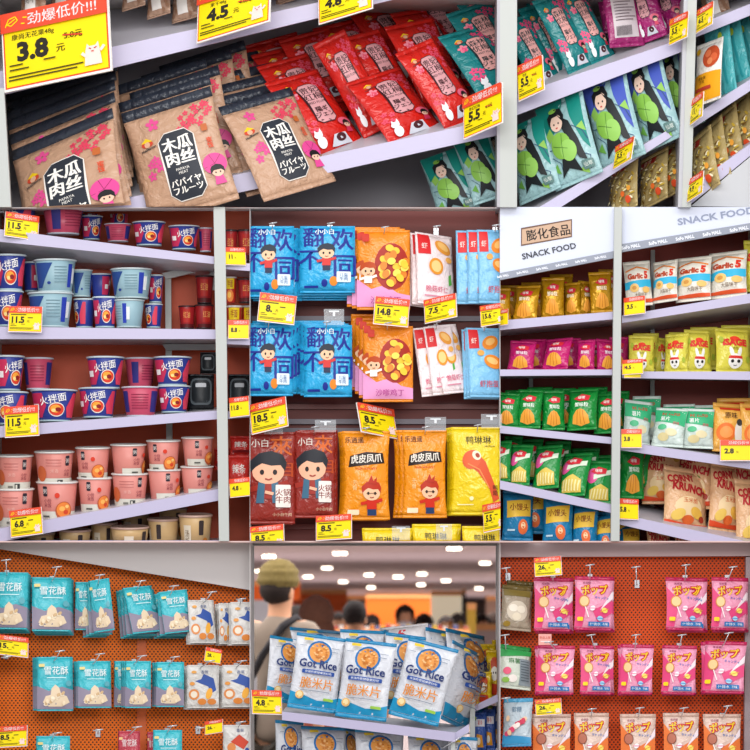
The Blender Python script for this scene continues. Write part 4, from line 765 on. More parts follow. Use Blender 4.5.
for x0, y0, x1, y1, nm in [(324, 309, 344, 325, 'under the second blue pouch of the top row'), (315, 420, 336, 432, 'above the second red pouch'), (425, 417, 446, 431, 'above the right chicken feet pouch'), (481, 414, 502, 428, 'above the yellow duck pouch'), (264, 425, 283, 434, 'above the left red pouch'), (392, 526, 410, 540, 'lowest row left'), (436, 524, 452, 540, 'lowest row right')]:
    holder(x0, y0, x1, y1, f'clear acrylic tag holder {nm}')
for TL, TR, BL, p, nm in [((260, 292), (297, 296), (257, 321), '8.', 'under the left edge blue pouch, top row'), ((375, 296), (410, 299), (373, 324), '14.8', 'reading 14.8 under the orange pouch'), ((424, 300), (456, 294), (425, 324), '7.5', 'reading 7.5 under the white shrimp pouch'), ((480, 306), (503, 303), (481, 327), '15.6', 'reading 15.6 at the right edge of the display'),
        ((249, 405), (286, 397), (252, 435), '18.5', 'reading 18.5 above the red pouches'), ((356, 402), (393, 408), (361, 432), '8.5', 'reading 8.5 above the chicken feet pouches'), ((250, 527), (284, 524), (251, 550), '8.5', 'reading 8.5 at the lower left of the display'), ((316, 516), (352, 514), (316, 541), '8.5', 'reading 8.5 below the second red pouch'), ((483, 505), (503, 501), (484, 533), '5.5', 'reading 5.5 on the yellow duck pouch')]:
    price_tag(TL, TR, BL, p, 'yellow price tag ' + nm, 'C', -.022)

# ---------------------------------------------------------------- D: chip shelves
D = tag(empty('shelving_unit', Matrix.Translation(W(625, 541, .3))), 'white enamel shelving with rows of chip bags under a header board', 'shelving'); D['cell'] = 'D'
part(D, 'back_panel', prism([(500, 207), (756, 207), (756, 541), (500, 541)], .34, .35, mat('8a2c1c', .5, key='back_red')))
post(D, [(614.5, 207), (622, 207), (619.5, 541), (611, 541)], -.03, .02)
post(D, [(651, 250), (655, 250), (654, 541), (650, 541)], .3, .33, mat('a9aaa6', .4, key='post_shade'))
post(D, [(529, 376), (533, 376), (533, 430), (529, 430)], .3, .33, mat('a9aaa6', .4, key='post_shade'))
shelf(D, 500, 321, 330, 615, 312, 319, (8, 8)); shelf(D, 500, 370, 376, 614, 370, 375, (4, 4)); shelf(D, 500, 426, 433, 613, 438, 444, (-2, -2)); shelf(D, 500, 481, 489, 612, 505, 513, (-4, -6)); shelf(D, 500, 541, 548, 612, 565, 572, (-6, -6))
shelf(D, 622, 316, 323, 756, 293, 302, (14, 16)); shelf(D, 622, 372, 378, 756, 372, 380, (3, 3)); shelf(D, 620, 442, 450, 756, 461, 470, (-4, -6)); shelf(D, 618, 514, 524, 756, 544, 556, (-16, -16))
HB = tag(empty('header_board', Matrix.Translation(W(625, 250, .02))), 'white header board with snack food lettering above the chip shelves', 'sign')
hw = mat('d3d9ea', .45, key='header')
part(HB, 'left_panel', prism([(500, 207), (614, 207), (614, 251), (500, 273)], 0.005, .02, hw)); part(HB, 'right_panel', prism([(622, 207), (756, 207), (756, 222), (622, 244)], 0.005, .02, hw))
part(HB, 'grey_strip', prism([(500, 273), (614, 251), (614, 258), (500, 280)], 0.0, .02, mat('8d93a2', .4, key='strip'))); part(HB, 'grey_strip', prism([(622, 244), (756, 222), (756, 229), (622, 252)], 0.0, .02, mat('8d93a2', .4, key='strip')))
def sign(root, name, art, d, sx=1):
    mb = MB(); flat_art(art, lambda x, y, off: tuple(W(x, -y, d - off * S)), 0, mb, .1, .1); return part(root, name, mb)
sign(HB, 'sign_lettering', [('p', [(521, -228), (572, -219), (572, -237), (521, -246)], '6a4c3c'), ('p', [(522, -229.5), (571, -220.5), (571, -236), (522, -244.5)], 'c7a58a'), ('t', '膨化食品', 548, -232.5, 11, '2c2a30', {'b': .04, 'rot': 9, 'w': 44}),
      ('t', 'SNACK FOOD', 549, -251, 6, '30333c', {'b': .02, 'rot': 12, 'w': 55})], .004)
sign(HB, 'sign_lettering', [('t', 'SNACK FOOD', 716, -218 + 2, 7, '8f98b0', {'b': .03, 'rot': 9, 'w': 78})], .004)
for i in range(6): sign(HB, 'strip_lettering', [('t', 'SoFo MALL', 503 + i * 19.5, -(276 - i * 3.75), 2.6, 'e8ecf4', {'b': .05, 'rot': 11, 'w': 12})], -.001)
for i in range(5): sign(HB, 'strip_lettering', [('t', 'SoFo MALL', 631 + i * 27, -(246.5 - i * 4.4), 3.6, 'e8ecf4', {'b': .05, 'rot': 10, 'w': 19})], -.001)
jr = random.Random(11)
def chips(kd, lst, where, desc, d=.09, back=None):
    xs_ = sorted(q[0] for q in lst)
    for q in lst:
        i = xs_.index(q[0])
        x0, x1, yt, yb = q[:4]; sk = (q[4] if len(q) > 4 else 0) + jr.uniform(-2, 2); ri = (q[5] if len(q) > 5 else 0) + jr.uniform(-1.8, 1.8); dd = q[6] if len(q) > 6 else 0
        place_box(kd, x0, x1, yt, yb, d + dd, f'{desc}, {ORD[i]} from the left {where}', 'D', skew=sk, rise=ri, lean=.15)
    if back:
        n = 0  # back rows are listed from the left
        for q in lst:
            if len(q) > 6: continue
            x0, x1, yt, yb = q[:4]
            place_box(kd, x0 + back[0], x1 + back[0], yt + back[1], yb + back[1], d + .09, f'{desc}, back row, {ORD[n]} from the left {where}', 'D', skew=(q[4] if len(q) > 4 else 0) * .5, lean=.1); n += 1
chips('chip_gold', [(490, 511, 288, 323), (512, 536, 285, 322, 3), (536, 543, 288, 320, 0, 0, .07), (541, 564, 277, 319, 2), (564, 580, 283, 317, 0, 0, .04), (580, 592, 280, 315, 0, 0, .04), (591, 614, 272, 313, -1)], 'on the highest left chip shelf', 'gold chip bag', back=(8, -3))
chips('chip_magenta', [(507, 533, 340, 371, 3), (541, 567, 339, 371, 4), (576, 594, 340, 371, 1), (597, 616, 338, 371, 1)], 'under the gold bags', 'magenta chip bag', back=(12, -1))
chips('chip_green', [(494, 518, 392, 427, 3), (515, 540, 389, 428, 5), (542, 565, 390, 430, 2), (567, 596, 389, 431, 3), (594, 618, 393, 434, 3)], 'under the magenta bags', 'green shell chip bag', back=(10, -2))
chips('chip_pinkgreen', [(492, 510, 441, 482, 2), (507, 529, 444, 485, 5), (532, 558, 446, 490, 3), (556, 584, 453, 497, 8), (583, 612, 460, 503, 3)], 'on the fourth left shelf', 'green snack stick bag', back=(12, -5))
chips('chip_blue', [(502, 533, 489, 540, 2), (542, 572, 496, 546, 1), (570, 596, 503, 550, 2), (593, 615, 512, 556, 2)], 'on the lowest left shelf', 'blue snack bag', back=(14, -6))
chips('chip_garlic', [(626, 653, 262, 307, -1, 3), (653, 677, 262, 304, -1, 3), (676, 710, 258, 303, 0, 3), (709, 746, 253, 300, 3, 3)], 'on the highest right shelf', 'white and cyan garlic cracker bag', back=None)
place_box('chip_rabbit', 744, 764, 240, 292, .1, 'yellow bag at the picture edge beside the garlic cracker bags', 'D')
chips('chip_rabbit', [(628, 654, 335, 373, 0), (656, 668, 337, 372, 0, 0, .08), (664, 687, 334, 373, 0), (685, 712, 329, 372, 1), (716, 752, 327, 372, 1)], 'on the second right shelf', 'yellow rabbit cracker bag', back=(5, -2))
chips('chip_mint', [(622, 650, 399, 443, 2, -2), (651, 682, 407, 446, 6, -2), (681, 713, 408, 448, 3, -2)], 'on the third right shelf', 'mint and white chip bag', back=(10, -3))
chips('chip_tan', [(712, 748, 402, 451, 3, -3), (742, 768, 403, 454, 0)], 'on the third right shelf', 'orange tan chip bag', back=(4, -4))
chips('chip_corny', [(663, 708, 464, 528, 3, -6), (708, 742, 460, 530, 2, -6, .03), (736, 776, 478, 548, 0, -4)], 'in front on the lowest right shelf', 'peach corn snack bag')
chips('chip_corny', [(642, 680, 449, 504, 2), (676, 712, 450, 510, 2), (722, 756, 452, 520, 2)], 'at the back of the lowest right shelf', 'peach corn snack bag', d=.2)
chips('chip_green', [(620, 644, 448, 498, 2), (624, 650, 444, 490, 2, 0, .08)], 'beside the peach corn bags', 'dark green chip bag', d=.14)
chips('chip_blue', [(620, 642, 520, 560, 0)], 'below the lowest right tag', 'blue snack bag', d=.14)
chips('chip_corny', [(648, 672, 523, 570, 0), (676, 704, 530, 580, 0)], 'below the lowest right shelf', 'peach corn snack bag', d=.14)
for TL, TR, BL, p, nm in [((499, 310), (508, 309), (499, 326), '4.5', 'at the left end of the gold chip shelf'), ((624, 298), (645, 296), (624, 316), '3.5', 'under the garlic cracker bags'), ((622, 360), (643, 359), (622, 375), '4.5', 'under the left yellow cracker bag'), ((621, 429), (642, 429), (621, 448), '3.8', 'under the mint chip bags'), ((720, 440), (752, 440), (720, 461), '2.8', 'reading 2.8 under the orange tan bag'), ((617, 498), (639, 499), (617, 519), '5.8', 'beside the lowest peach corn bags'), ((624, 366), (641, 366), (624, 378), '4.5', 'lower of the two under the yellow cracker bags')]:
    price_tag(TL, TR, BL, p, 'yellow price tag ' + nm, 'D', -.012, simple=True)

# ---------------------------------------------------------------- E, G: pegboards
PE = tag(empty('pegboard', Matrix.Translation(W(125, 750, .2))), 'orange perforated board behind the teal crisp pouches', 'pegboard')
part(PE, 'perforated_sheet', prism([(-6, 545), (250, 588), (250, 760), (-6, 760)], .2, .215, pegmat('f27416')))
part(PE, 'rib', prism([(137, 640), (146, 640), (146, 760), (137, 760)], .196, .2, mat('dd6420', .4, key='rib')))
o = prism([(-6, 541), (250, 541), (250, 590), (-6, 548)], .12, .22, mat('c6c1c0', .6, key='soffit')); structure('trim_1', o)
PG = tag(empty('pegboard', Matrix.Translation(W(625, 750, .2))), 'orange perforated board behind the pink lollipop bags', 'pegboard')
part(PG, 'perforated_sheet', prism([(500, 541), (756, 541), (756, 760), (500, 760)], .2, .215, pegmat('de5214')))
structure('trim_2', prism([(500, 541), (756, 541), (756, 556), (500, 557)], .15, .2, mat('cdb9ba', .6, key='soffit2')))
structure('trim_3', prism([(746, 557), (756, 557), (756, 760), (744, 760)], .15, .2, mat('b8a9ae', .6, key='soffit3')))

e1 = [(-9, 27, 572, 629, 1, 'at the left edge', 1, 0), (32, 70, 577, 631, -1, 'second from the left', 1, 0), (94, 115, 581, 633, -6, 'third, turned aside', 2, 0), (133, 161, 588, 634, -11, 'fourth, swinging right', 2, 0), (165, 193, 592, 634, -7, 'fifth, swinging right', 2, 0)]
for x0, x1, yt, yb, sk, nm, n, ri in e1:
    place('snowflake', (x0, yb), (x1, yb - (3 if sk < -2 else -.5)), (x0 + sk, yt), .06, f'teal crisp pouch, top row, {nm}', 'E', lean=.04)
    for j in range(3):
        dx = (-3 * (j + 1) if sk < -2 else 1.2 * (j + 1)); place('snowflake', (x0 + dx + sk * .3, yb + 1.5 * (j + 1)), (x1 + dx, yb + 1.5 * (j + 1)), (x0 + dx + sk * .8, yt + 1 + j), .06 + .026 * (j + 1), f'teal crisp pouch, top row, {nm}, {["directly", "second", "third"][j]} behind its front one', 'E', lean=.03)
place_box('snowflake', 75, 95, 582, 630, .12, 'teal crisp pouch, top row, half hidden left of the turned one', 'E', lean=.03)
e2 = [(37, 73, 657, 711, -1, 'leftmost'), (78, 111, 661, 708, -1, 'second'), (125, 151, 661, 708, 0, 'third, shifted right'), (156, 184, 662, 707, 0, 'fourth')]
for x0, x1, yt, yb, sk, nm in e2:
    place_box('snowflake', x0, x1, yt, yb, .06, f'teal crisp pouch, second row, {nm}', 'E', skew=sk, lean=.03)
    for j in range(2): place_box('snowflake', x0 - 2.0 * (j + 1), x1 - 2.0 * (j + 1), yt + .5, yb - .5, .06 + .026 * (j + 1), f'teal crisp pouch, second row, {nm}, {["directly", "second"][j]} behind its front one', 'E', skew=sk, lean=.03)
place_box('snowflake', 114, 134, 661, 707, .125, 'teal crisp pouch, second row, half hidden left of the third one', 'E', lean=.03)
for x0, x1, yt, kd, nm in [(36, 70, 736, 'snowflake', 'leftmost teal pouch of the bottom row'), (118, 140, 731, 'red_crisp', 'red crisp pouch of the bottom row'), (153, 182, 730, 'snowflake', 'right teal pouch of the bottom row'), (147, 158, 732, 'red_crisp', 'red crisp pouch half hidden behind the right teal pouch')]:
    place_box(kd, x0, x1, yt, yt + 46, .06 + (.06 if x0 == 147 else 0), nm, 'E', lean=.03, group=None if kd != 'snowflake' else 'teal crisp pouches')
for i, (x0, x1, yt, yb, sk, nm) in enumerate([(190, 216, 600, 643, -3, 'top row left'), (219, 232, 603, 644, -1, 'top row middle, half hidden'), (231, 262, 602, 644, -1, 'top row at the right edge'), (187, 219, 665, 708, 0, 'second row left'), (222, 256, 665, 707, 0, 'second row at the right edge')]):
    dz = .04 if i == 1 else 0
    place_box('banana_white', x0, x1, yt, yb, .06 + dz, f'white crisp pouch, {nm}', 'E', skew=sk, lean=.03)
    for j in range(2): place_box('banana_white', x0 - 1.8 * (j + 1), x1 - 1.8 * (j + 1), yt + 1, yb + 1.5, .06 + dz + .024 * (j + 1), f'white crisp pouch, {nm}, {["directly", "second"][j]} behind its front one', 'E', skew=sk, lean=.03)
place_box('banana_red', 223, 254, 725, 770, .06, 'white crisp pouch with red shape in the bottom row', 'E', lean=.03)
H = [(7, 574, 6, 560, 'top row leftmost'), (52, 580, 57, 567, 'top row second'), (98, 583, 100, 575, 'top row third'), (136, 590, 141, 581, 'top row fourth'), (170, 594, 174, 586, 'top row fifth'), (203, 602, 212, 592, 'top row sixth'), (240, 604, 241, 599, 'top row at the right edge'),
     (54, 660, 60, 651, 'second row leftmost'), (93, 663, 100, 654, 'second row second'), (134, 663, 142, 656, 'second row third'), (169, 664, 175, 657, 'second row fourth'), (200, 667, 210, 661, 'second row fifth'), (236, 667, 242, 661, 'second row at the right edge'),
     (52, 738, 57, 733, 'bottom row leftmost'), (98, 733, 98, 730, 'bottom row empty one second from the left'), (129, 734, 137, 727, 'bottom row over the red pouch'), (167, 732, 172, 726, 'bottom row over the right teal pouch'), (198, 730, 200, 728, 'bottom row empty one right of the teal pouch'), (238, 727, 241, 722, 'bottom row at the right edge'), (6, 655, 6, 657, 'below the left edge tag')]
for bx, by, tx, ty, nm in H: hook(bx, by, tx, ty, f'metal hook on the left orange board, {nm}', 10)
for TL, TR, BL, p, nm in [((-6, 634), (27, 638), (-6, 654), '15.', 'under the left edge teal pouch'), ((206, 647), (222, 650), (204, 661), '28.', 'small, under the upper white pouches'), ((-4, 727), (28, 725), (-4, 748), '8.5', 'at the bottom left corner'), ((205, 722), (223, 719), (205, 735), '26.', 'small, under the lower white pouches')]:
    price_tag(TL, TR, BL, p, 'yellow price tag on the left orange board, ' + nm, 'E', -.012, simple=(TR[0] - TL[0] < 25))

g = [(534, 572, 577, 631), (574, 613, 576, 630), (666, 706, 577, 630), (711, 747, 577, 630)]
pn = ['leftmost', 'second', 'right of the empty hook', 'rightmost']
for (x0, x1, yt, yb), nm in zip(g, pn):
    place_box('pop_pink', x0, x1, yt, yb, .08, f'pink lollipop bag, top row, {nm}', 'G', skew=(1 if x0 in (574, 711) else 0), rise=-1, lean=.03)
    place_box('pop_pink', x0 + 1.5, x1 + 1.5, yt + 1, yb + 2.5, .11, f'pink lollipop bag, top row, {nm}, behind its front bag', 'G', lean=.03)
g = [(536, 573, 645, 694), (580, 613, 645, 694), (619, 652, 644, 694), (661, 695, 645, 694), (702, 743, 641, 693)]
for i, (x0, x1, yt, yb) in enumerate(g):
    place_box('pop_pink', x0, x1, yt, yb, .08, f'pink lollipop bag, second row, {ORD[i]} from the left', 'G', skew=(2, 0, 2, 2, 4)[i], rise=-1, lean=.03)
    place_box('pop_pink', x0 + (1.2 if i % 2 else -1.2), x1 + (1.2 if i % 2 else -1.2), yt + 1, yb + 1.5, .11, f'pink lollipop bag, second row, {ORD[i]} from the left, behind its front bag', 'G', lean=.03)
for i, (x0, x1) in enumerate([(532, 571), (574, 609), (620, 656), (663, 699), (703, 741)]):
    place_box('pop_tan', x0, x1, 714 - (i % 2), 768, .08, f'tan lollipop bag, bottom row, {ORD[i]} from the left', 'G', lean=.03)
place('sweets_brown', (500, 629), (531, 632), (502, 584), .08, 'clear dried fruit bag with olive top beside the top pink row', 'G', lean=.04)
place('sweets_green', (499, 687), (531, 691), (500, 644), .08, 'green topped mochi bag beside the second pink row', 'G', lean=.04)
place('sweets_blue', (502, 747), (531, 746), (504, 699), .08, 'blue edged clear candy bag beside the tan row', 'G', lean=.04)
place('sweets_brown', (504, 625), (531, 627), (507, 580), .13, 'clear dried fruit bag directly behind the olive topped one', 'G', lean=.04)
for bx, by, tx, ty, nm in [(590, 578, 590, 565, 'top row second'), (553, 579, 553, 574, 'top row leftmost'), (637, 584, 636, 567, 'top row empty one'), (685, 579, 686, 565, 'top row over the third pink bag'), (727, 579, 733, 567, 'top row rightmost'), (508, 577, 506, 568, 'top row at the left edge'),
        (555, 648, 549, 642, 'second row leftmost'), (595, 647, 591, 635, 'second row second'), (635, 647, 636, 635, 'second row third'), (679, 647, 682, 635, 'second row fourth'), (722, 645, 729, 633, 'second row rightmost'), (506, 648, 505, 635, 'second row at the left edge'),
        (551, 717, 551, 712, 'bottom row leftmost'), (591, 716, 592, 709, 'bottom row second'), (638, 717, 640, 708, 'bottom row third'), (681, 716, 684, 708, 'bottom row fourth'), (722, 717, 728, 706, 'bottom row rightmost'), (508, 701, 506, 698, 'bottom row at the left edge')]:
    hook(bx, by, tx, ty, f'metal hook on the right orange board, {nm}', 9)
price_tag((534, 558), (561, 556), (535, 577), '26.', 'yellow price tag above the leftmost pink lollipop bag', 'G', -.01)
price_tag((535, 700), (561, 698), (536, 716), '26.', 'yellow price tag above the leftmost tan lollipop bag', 'G', -.01)
o = MB(); kM = Matrix.Translation(W(545, 645, .02)); pc = empty('pink_tag', kM); tag(pc, 'small pale pink tag above the second row leftmost pink bag', 'tag')
o.box((-6.5 * S, -.001, 0), (6.5 * S, .001, 11 * S), mat('e8a49a', .4, key='pinktag')); flat_art([('t', '新品上架', 0, 7.5, 2.6, 'c8402c'), ('l', [(-4.5, 3.6), (4.5, 3.6)], .9, 'f6e6e0')], lambda x, y, off: (x * S, -.001 - off * S, y * S), 0, o, .05, .1); o.obj('card', pc)

# ---------------------------------------------------------------- F: rice cracker shelf in front of the open shop
F = tag(empty('display_shelf', Matrix.Translation(W(365, 750, .2))), 'lilac edged two level shelf holding white rice cracker bags', 'shelving')
shelf(F, 282, 712, 720, 455, 733, 742, (-5, -7), d=.03, depth=.26, back_x=(4, 14))
shelf(F, 276, 772, 780, 455, 790, 798, (-5, -5), d=.03, depth=.26)
post(F, [(470, 700), (475, 698), (475, 760), (470, 760)], .25, .27)
post(F, [(451, 742), (455, 742), (455, 800), (451, 800)], .03, .05)
part(F, 'side_bracket', prism([(455, 733), (469, 724), (469, 732), (455, 742)], .03, .05, mat('b5afcb', .3, key='price_rail')))
part(F, 'rail_wire', (lambda m: (m.tube([W(443, 748, .02), W(466, 734, .02), W(470, 733, .1)], .0018, wire, 6), m)[1])(MB()))
fr = [((287, 707), (336, 714), (297, 632), .05, 'front row, second from the left'), ((335, 716), (386, 722), (346, 638), .045, 'front row, centre'), ((388, 714), (438, 727), (409, 637), .04, 'front row, third, leaning right'), ((441, 719), (469, 733), (453, 640), .09, 'front row, rightmost and turned away')]
for BL, BR, TL, d, nm in fr: place('gotrice', BL, BR, TL, d, f'white rice cracker bag with orange disc, {nm}', 'F', r=.35)
place('gotrice', (265, 700), (300, 706), (270, 635), .12, 'white rice cracker bag with orange disc, leftmost and half hidden', 'F', r=.3)
for i, (BL, BR, TL, nm) in enumerate([((300, 700), (350, 704), (290, 627), 'peeping over the second front bag'), ((340, 704), (385, 706), (340, 629), 'peeping over the centre bag'), ((378, 708), (424, 714), (386, 632), 'between the centre and third front bags'), ((425, 712), (475, 722), (426, 627), 'back row right of centre'), ((450, 716), (490, 724), (446, 628), 'back row rightmost'), ((400, 712), (440, 716), (384, 630), 'back row behind the third front bag')]):
    place('gotrice', BL, BR, TL, .17 + .012 * i, f'white rice cracker bag, {nm}', 'F', r=.3)
kind('white_pack', W=60, H=30, T=8, st=.06, sb=.06, base='e6e2e4', name='white_snack_pack', cat='snack bag', art=[('p', [(22, 14), (36, 10), (34, 24), (26, 24)], 'd8484c'), ('l', [(40, 16), (54, 14)], 1, 'b04048')])
place('white_pack', (380, 660), (428, 655), (380, 628), .27, 'crumpled white pack with red print lying behind the rice cracker bags', 'F')
for i, (x0, x1, yt) in enumerate([(275, 303, 720), (301, 346, 726), (355, 404, 729), (408, 450, 734), (448, 478, 736), (338, 360, 727)]):
    place_box('gotrice', x0, x1, yt, yt + 74, .1 if i < 5 else .18, f'white rice cracker bag under the shelf, {ORD[i]} from the left' if i < 5 else 'white rice cracker bag under the shelf, back one near the centre', 'F', rise=-2, lean=.1)
price_tag((251, 690), (281, 691), (252, 714), '4.8', 'yellow price tag reading 4.8 at the left end of the rice cracker shelf', 'F', -.005)
kind('dummy', W=1, H=1)
FR = tag(empty('display_shelf', Matrix.Translation(W(490, 750, .3))), 'short shelf at the right edge with yellow and blue bags', 'shelving')
shelf(FR, 474, 706, 712, 499.5, 694, 701, (-3, -3), d=.3, depth=.25)
shelf(FR, 474, 756, 762, 499.5, 750, 757, (-3, -3), d=.3, depth=.25)
for i, (x0, x1, yt, yb, nm) in enumerate([(476, 492, 672, 704, 'lowest left of the yellow pile'), (486, 503, 650, 698, 'right of the yellow pile'), (478, 496, 644, 680, 'top left of the yellow pile'), (492, 506, 640, 672, 'top right of the yellow pile')]):
    place_box('yellow_bear', x0, x1, yt, yb, .34 + .05 * i, f'yellow bag with a white face, {nm}', 'F', lean=.1)
for i, (x0, x1, yt, yb) in enumerate([(473, 487, 712, 752), (483, 496, 709, 750), (492, 506, 706, 748)]):
    place_box('blue_orange', x0, x1, yt, yb, .34 + .03 * i, f'blue snack bag with orange print, {ORD[i]} from the left under the short shelf', 'F', lean=.1)

# ---------------------------------------------------------------- partitions, wall, floor
cw = mat('d9d4d2', .5, key='partition')
def sbox(name, x0, x1, y0, y1, z0, z1, m): mb = MB(); mb.box((x0, y0, z0), (x1, y1, z1), m); return structure(name, mb)
t = .0016
sbox('trim_4', X_L - t, X_L, .03, .34, W(0, 760).z, Z_T, cw); sbox('trim_5', X_R, X_R + t, .03, .34, W(0, 760).z, Z_T, cw)
sbox('trim_6', -1.14, 1.14, -.0, .12, Z_B - .004, Z_B, mat('d8b9b4', .5, key='ledge')); sbox('trim_7', -1.14, 1.14, .02, .12, Z_T - t, Z_T, cw)
wm = mat('c9c4c0', .6, key='wall_paint', vary=.04, vscale=6)
sbox('wall_left', -3.5, -1.145, -.03, .7, 0, 3.6, wm); sbox('wall_right', 1.145, 3.5, -.03, .7, 0, 3.6, wm)
sbox('wall_upper', -1.145, 1.145, -.03, .7, 3.38, 3.6, wm); sbox('wall_lower', -1.145, 1.145, -.03, .7, 0, W(0, 762).z - .0, wm)
sbox('wall_back', -1.145, X_L - .004, .66, .7, W(0, 762).z, 3.38, wm); sbox('wall_back', X_R + .004, 1.145, .66, .7, W(0, 762).z, 3.38, wm); sbox('wall_back', X_L - .004, X_R + .004, .66, .7, Z_B, 3.38, wm)
sbox('wall_back', X_L - .04, X_L - .004, .35, .66, W(0, 762).z, Z_B, wm); sbox('wall_back', X_R + .04, X_R + .004, .6, .66, W(0, 762).z, Z_B, wm)
sbox('floor', -9, 9, -17, 75, -.1, 0, mat('b9aea6', .35, key='floor_tile', vary=.06, vscale=1.5))

# ================================================================ the shop beyond the opening
CEIL = 2.2
sbox('wall_hall', -9.2, -9, 8, 71, 0, CEIL, mat('cdb6a8', .6, key='hall_wall')); sbox('wall_hall', 9, 9.2, 8, 71, 0, CEIL, mat('cdb6a8', .6, key='hall_wall'))
sbox('ceiling', -9, 9, 8, 72, CEIL, CEIL + .1, mat('c9b7bb', .7, key='ceiling_paint'))
def far(px, py, y): return W(px, py, y)
for i, (px, py) in enumerate([(269, 554), (340, 551), (327, 566), (260, 569), (369, 573), (398, 575), (454, 546), (485, 561), (422, 572), (343, 580), (446, 579), (479, 587), (308, 575), (371, 586), (421, 583), (292, 583)]):
    y = (CEIL - HZ) / ((650 - py) * S / D0) - D0
    p = W(px, py, y); r = .05 * (1.1 if py < 560 else .95)
    root = tag(empty('downlight', Matrix.Translation((p.x, p.y, CEIL))), 'recessed round downlight glowing in the ceiling beyond the rice cracker shelf', 'ceiling light', 'recessed downlights of the shop beyond')
    m = MB(); m.lathe([(r, -.03), (r, -.001)], mat('fff1dc', .5, key='lamp', emit=7), 16, sm=False); m.obj('diffuser', root)
    m = MB(); m.lathe([(r * 1.02, -.012), (r * 1.35, -.012), (r * 1.35, -.001), (r * 1.02, -.001)], mat('e8e0dc', .4, key='bezel'), 16); m.obj('bezel', root)
def block(name, x0, x1, y0, y1, z0, z1, m): return sbox(name, x0, x1, y0, y1, z0, z1, m)
orange = mat('ee6a1c', .5, key='orange_wall'); 
yb = 62.0
def zz(py, y): return W(0, py, y).z
def xx(px, y): return W(px, 0, y).x
block('wall_far', -9, 9, 71, 71.2, 0, CEIL, mat('b9a9a4', .6, key='far_wall'))
def panel(px0, px1, py0, py1, y, m, label, cat, name, th=.15, floor=True, extra=None):
    root = tag(empty(name, Matrix.Translation(((xx(px0, y) + xx(px1, y)) / 2, y, 0))), label, cat)
    mb = MB(); cx = (xx(px0, y) + xx(px1, y)) / 2; w = (xx(px1, y) - xx(px0, y)) / 2
    mb.box((-w, 0, 0 if floor else zz(py1, y)), (w, th, min(CEIL - .01, zz(py0, y))), m); mb.obj('panel', root)
    mb = MB(); mb.box((-w, -.03, min(CEIL - .01, zz(py0, y)) - .06), (w, -.001, min(CEIL - .01, zz(py0, y))), mat('f0b070', .5, key='panel_trim')); mb.obj('top_trim', root)
    return root
panel(292, 347, 583, 640, 50, orange, 'orange partition wall behind the long haired shopper', 'partition', 'partition')
panel(366, 432, 588, 640, 55, mat('ee7418', .5, key='orange_wall2'), 'orange partition wall right of the hall centre', 'partition', 'partition')
panel(249, 300, 579, 600, 42, orange, 'orange shop fascia at the far left of the hall', 'sign', 'fascia', floor=False)
panel(249, 286, 586, 640, 44, mat('c4ccd4', .5, key='showcase'), 'pale lit showcase under the orange fascia', 'showcase', 'showcase')
panel(431, 462, 589, 640, 52, mat('f3ecd0', .5, key='poster', emit=.35), 'cream lit poster panel right of the orange partition', 'poster', 'poster_panel')
panel(486, 500, 586, 640, 58, mat('a88f80', .5, key='pillar'), 'brown pillar at the right of the hall', 'pillar', 'pillar')
panel(462, 466, 584, 640, 50, mat('4a4440', .5, key='pillar_dark'), 'dark pillar beside the cream poster', 'pillar', 'pillar')
panel(345, 367, 590, 640, 57, mat('5c5652', .5, key='shopfront'), 'dark shop front between the two orange partitions', 'shop front', 'shop_front')
panel(467, 476, 603, 622, 30, mat('c8a83c', .5, key='yellow_sign'), 'yellow sign board on a stand among the far shoppers', 'sign', 'sign_board')
panel(330, 470, 629, 660, 26, mat('d9d0d4', .5, key='gondola'), 'long pale shelving counter across the hall', 'counter', 'gondola')
panel(440, 500, 624, 660, 33, mat('c4b4b4', .5, key='gondola2'), 'shorter pale counter behind the long one', 'counter', 'gondola')
panel(272, 334, 636, 660, 30, mat('8a6a60', .5, key='gondola3'), 'brown counter at the left behind the long haired shopper', 'counter', 'gondola')
pr = random.Random(3)
for i in range(26):
    px = 336 + i * 5.2; y = 26.05 if i % 2 else 33.1
    if y > 30 and px < 442: y = 26.05
    p = W(px, 629 if y < 30 else 624, y); root = tag(empty('boxed_goods', Matrix.Translation((p.x, p.y + .05, p.z))), f'small box of goods standing on the far counters, {["red","white","orange","blue","yellow"][i % 5]} one', 'box', 'blurred boxes on the far counters')
    w = .018; h = .02 + .02 * pr.random(); m = MB(); m.box((-w, -.03, 0), (w, .03, h), mat(['c8463c', 'efe8e4', 'e08a3c', '4a6ab0', 'e0c040'][i % 5], .5, key='goods')); m.obj('carton', root)
    m = MB(); m.box((-w * 1.03, -.031, h), (w * 1.03, .031, h + .004), mat('ddd4cc', .5, key='goods_lid')); m.obj('carton_lid', root)

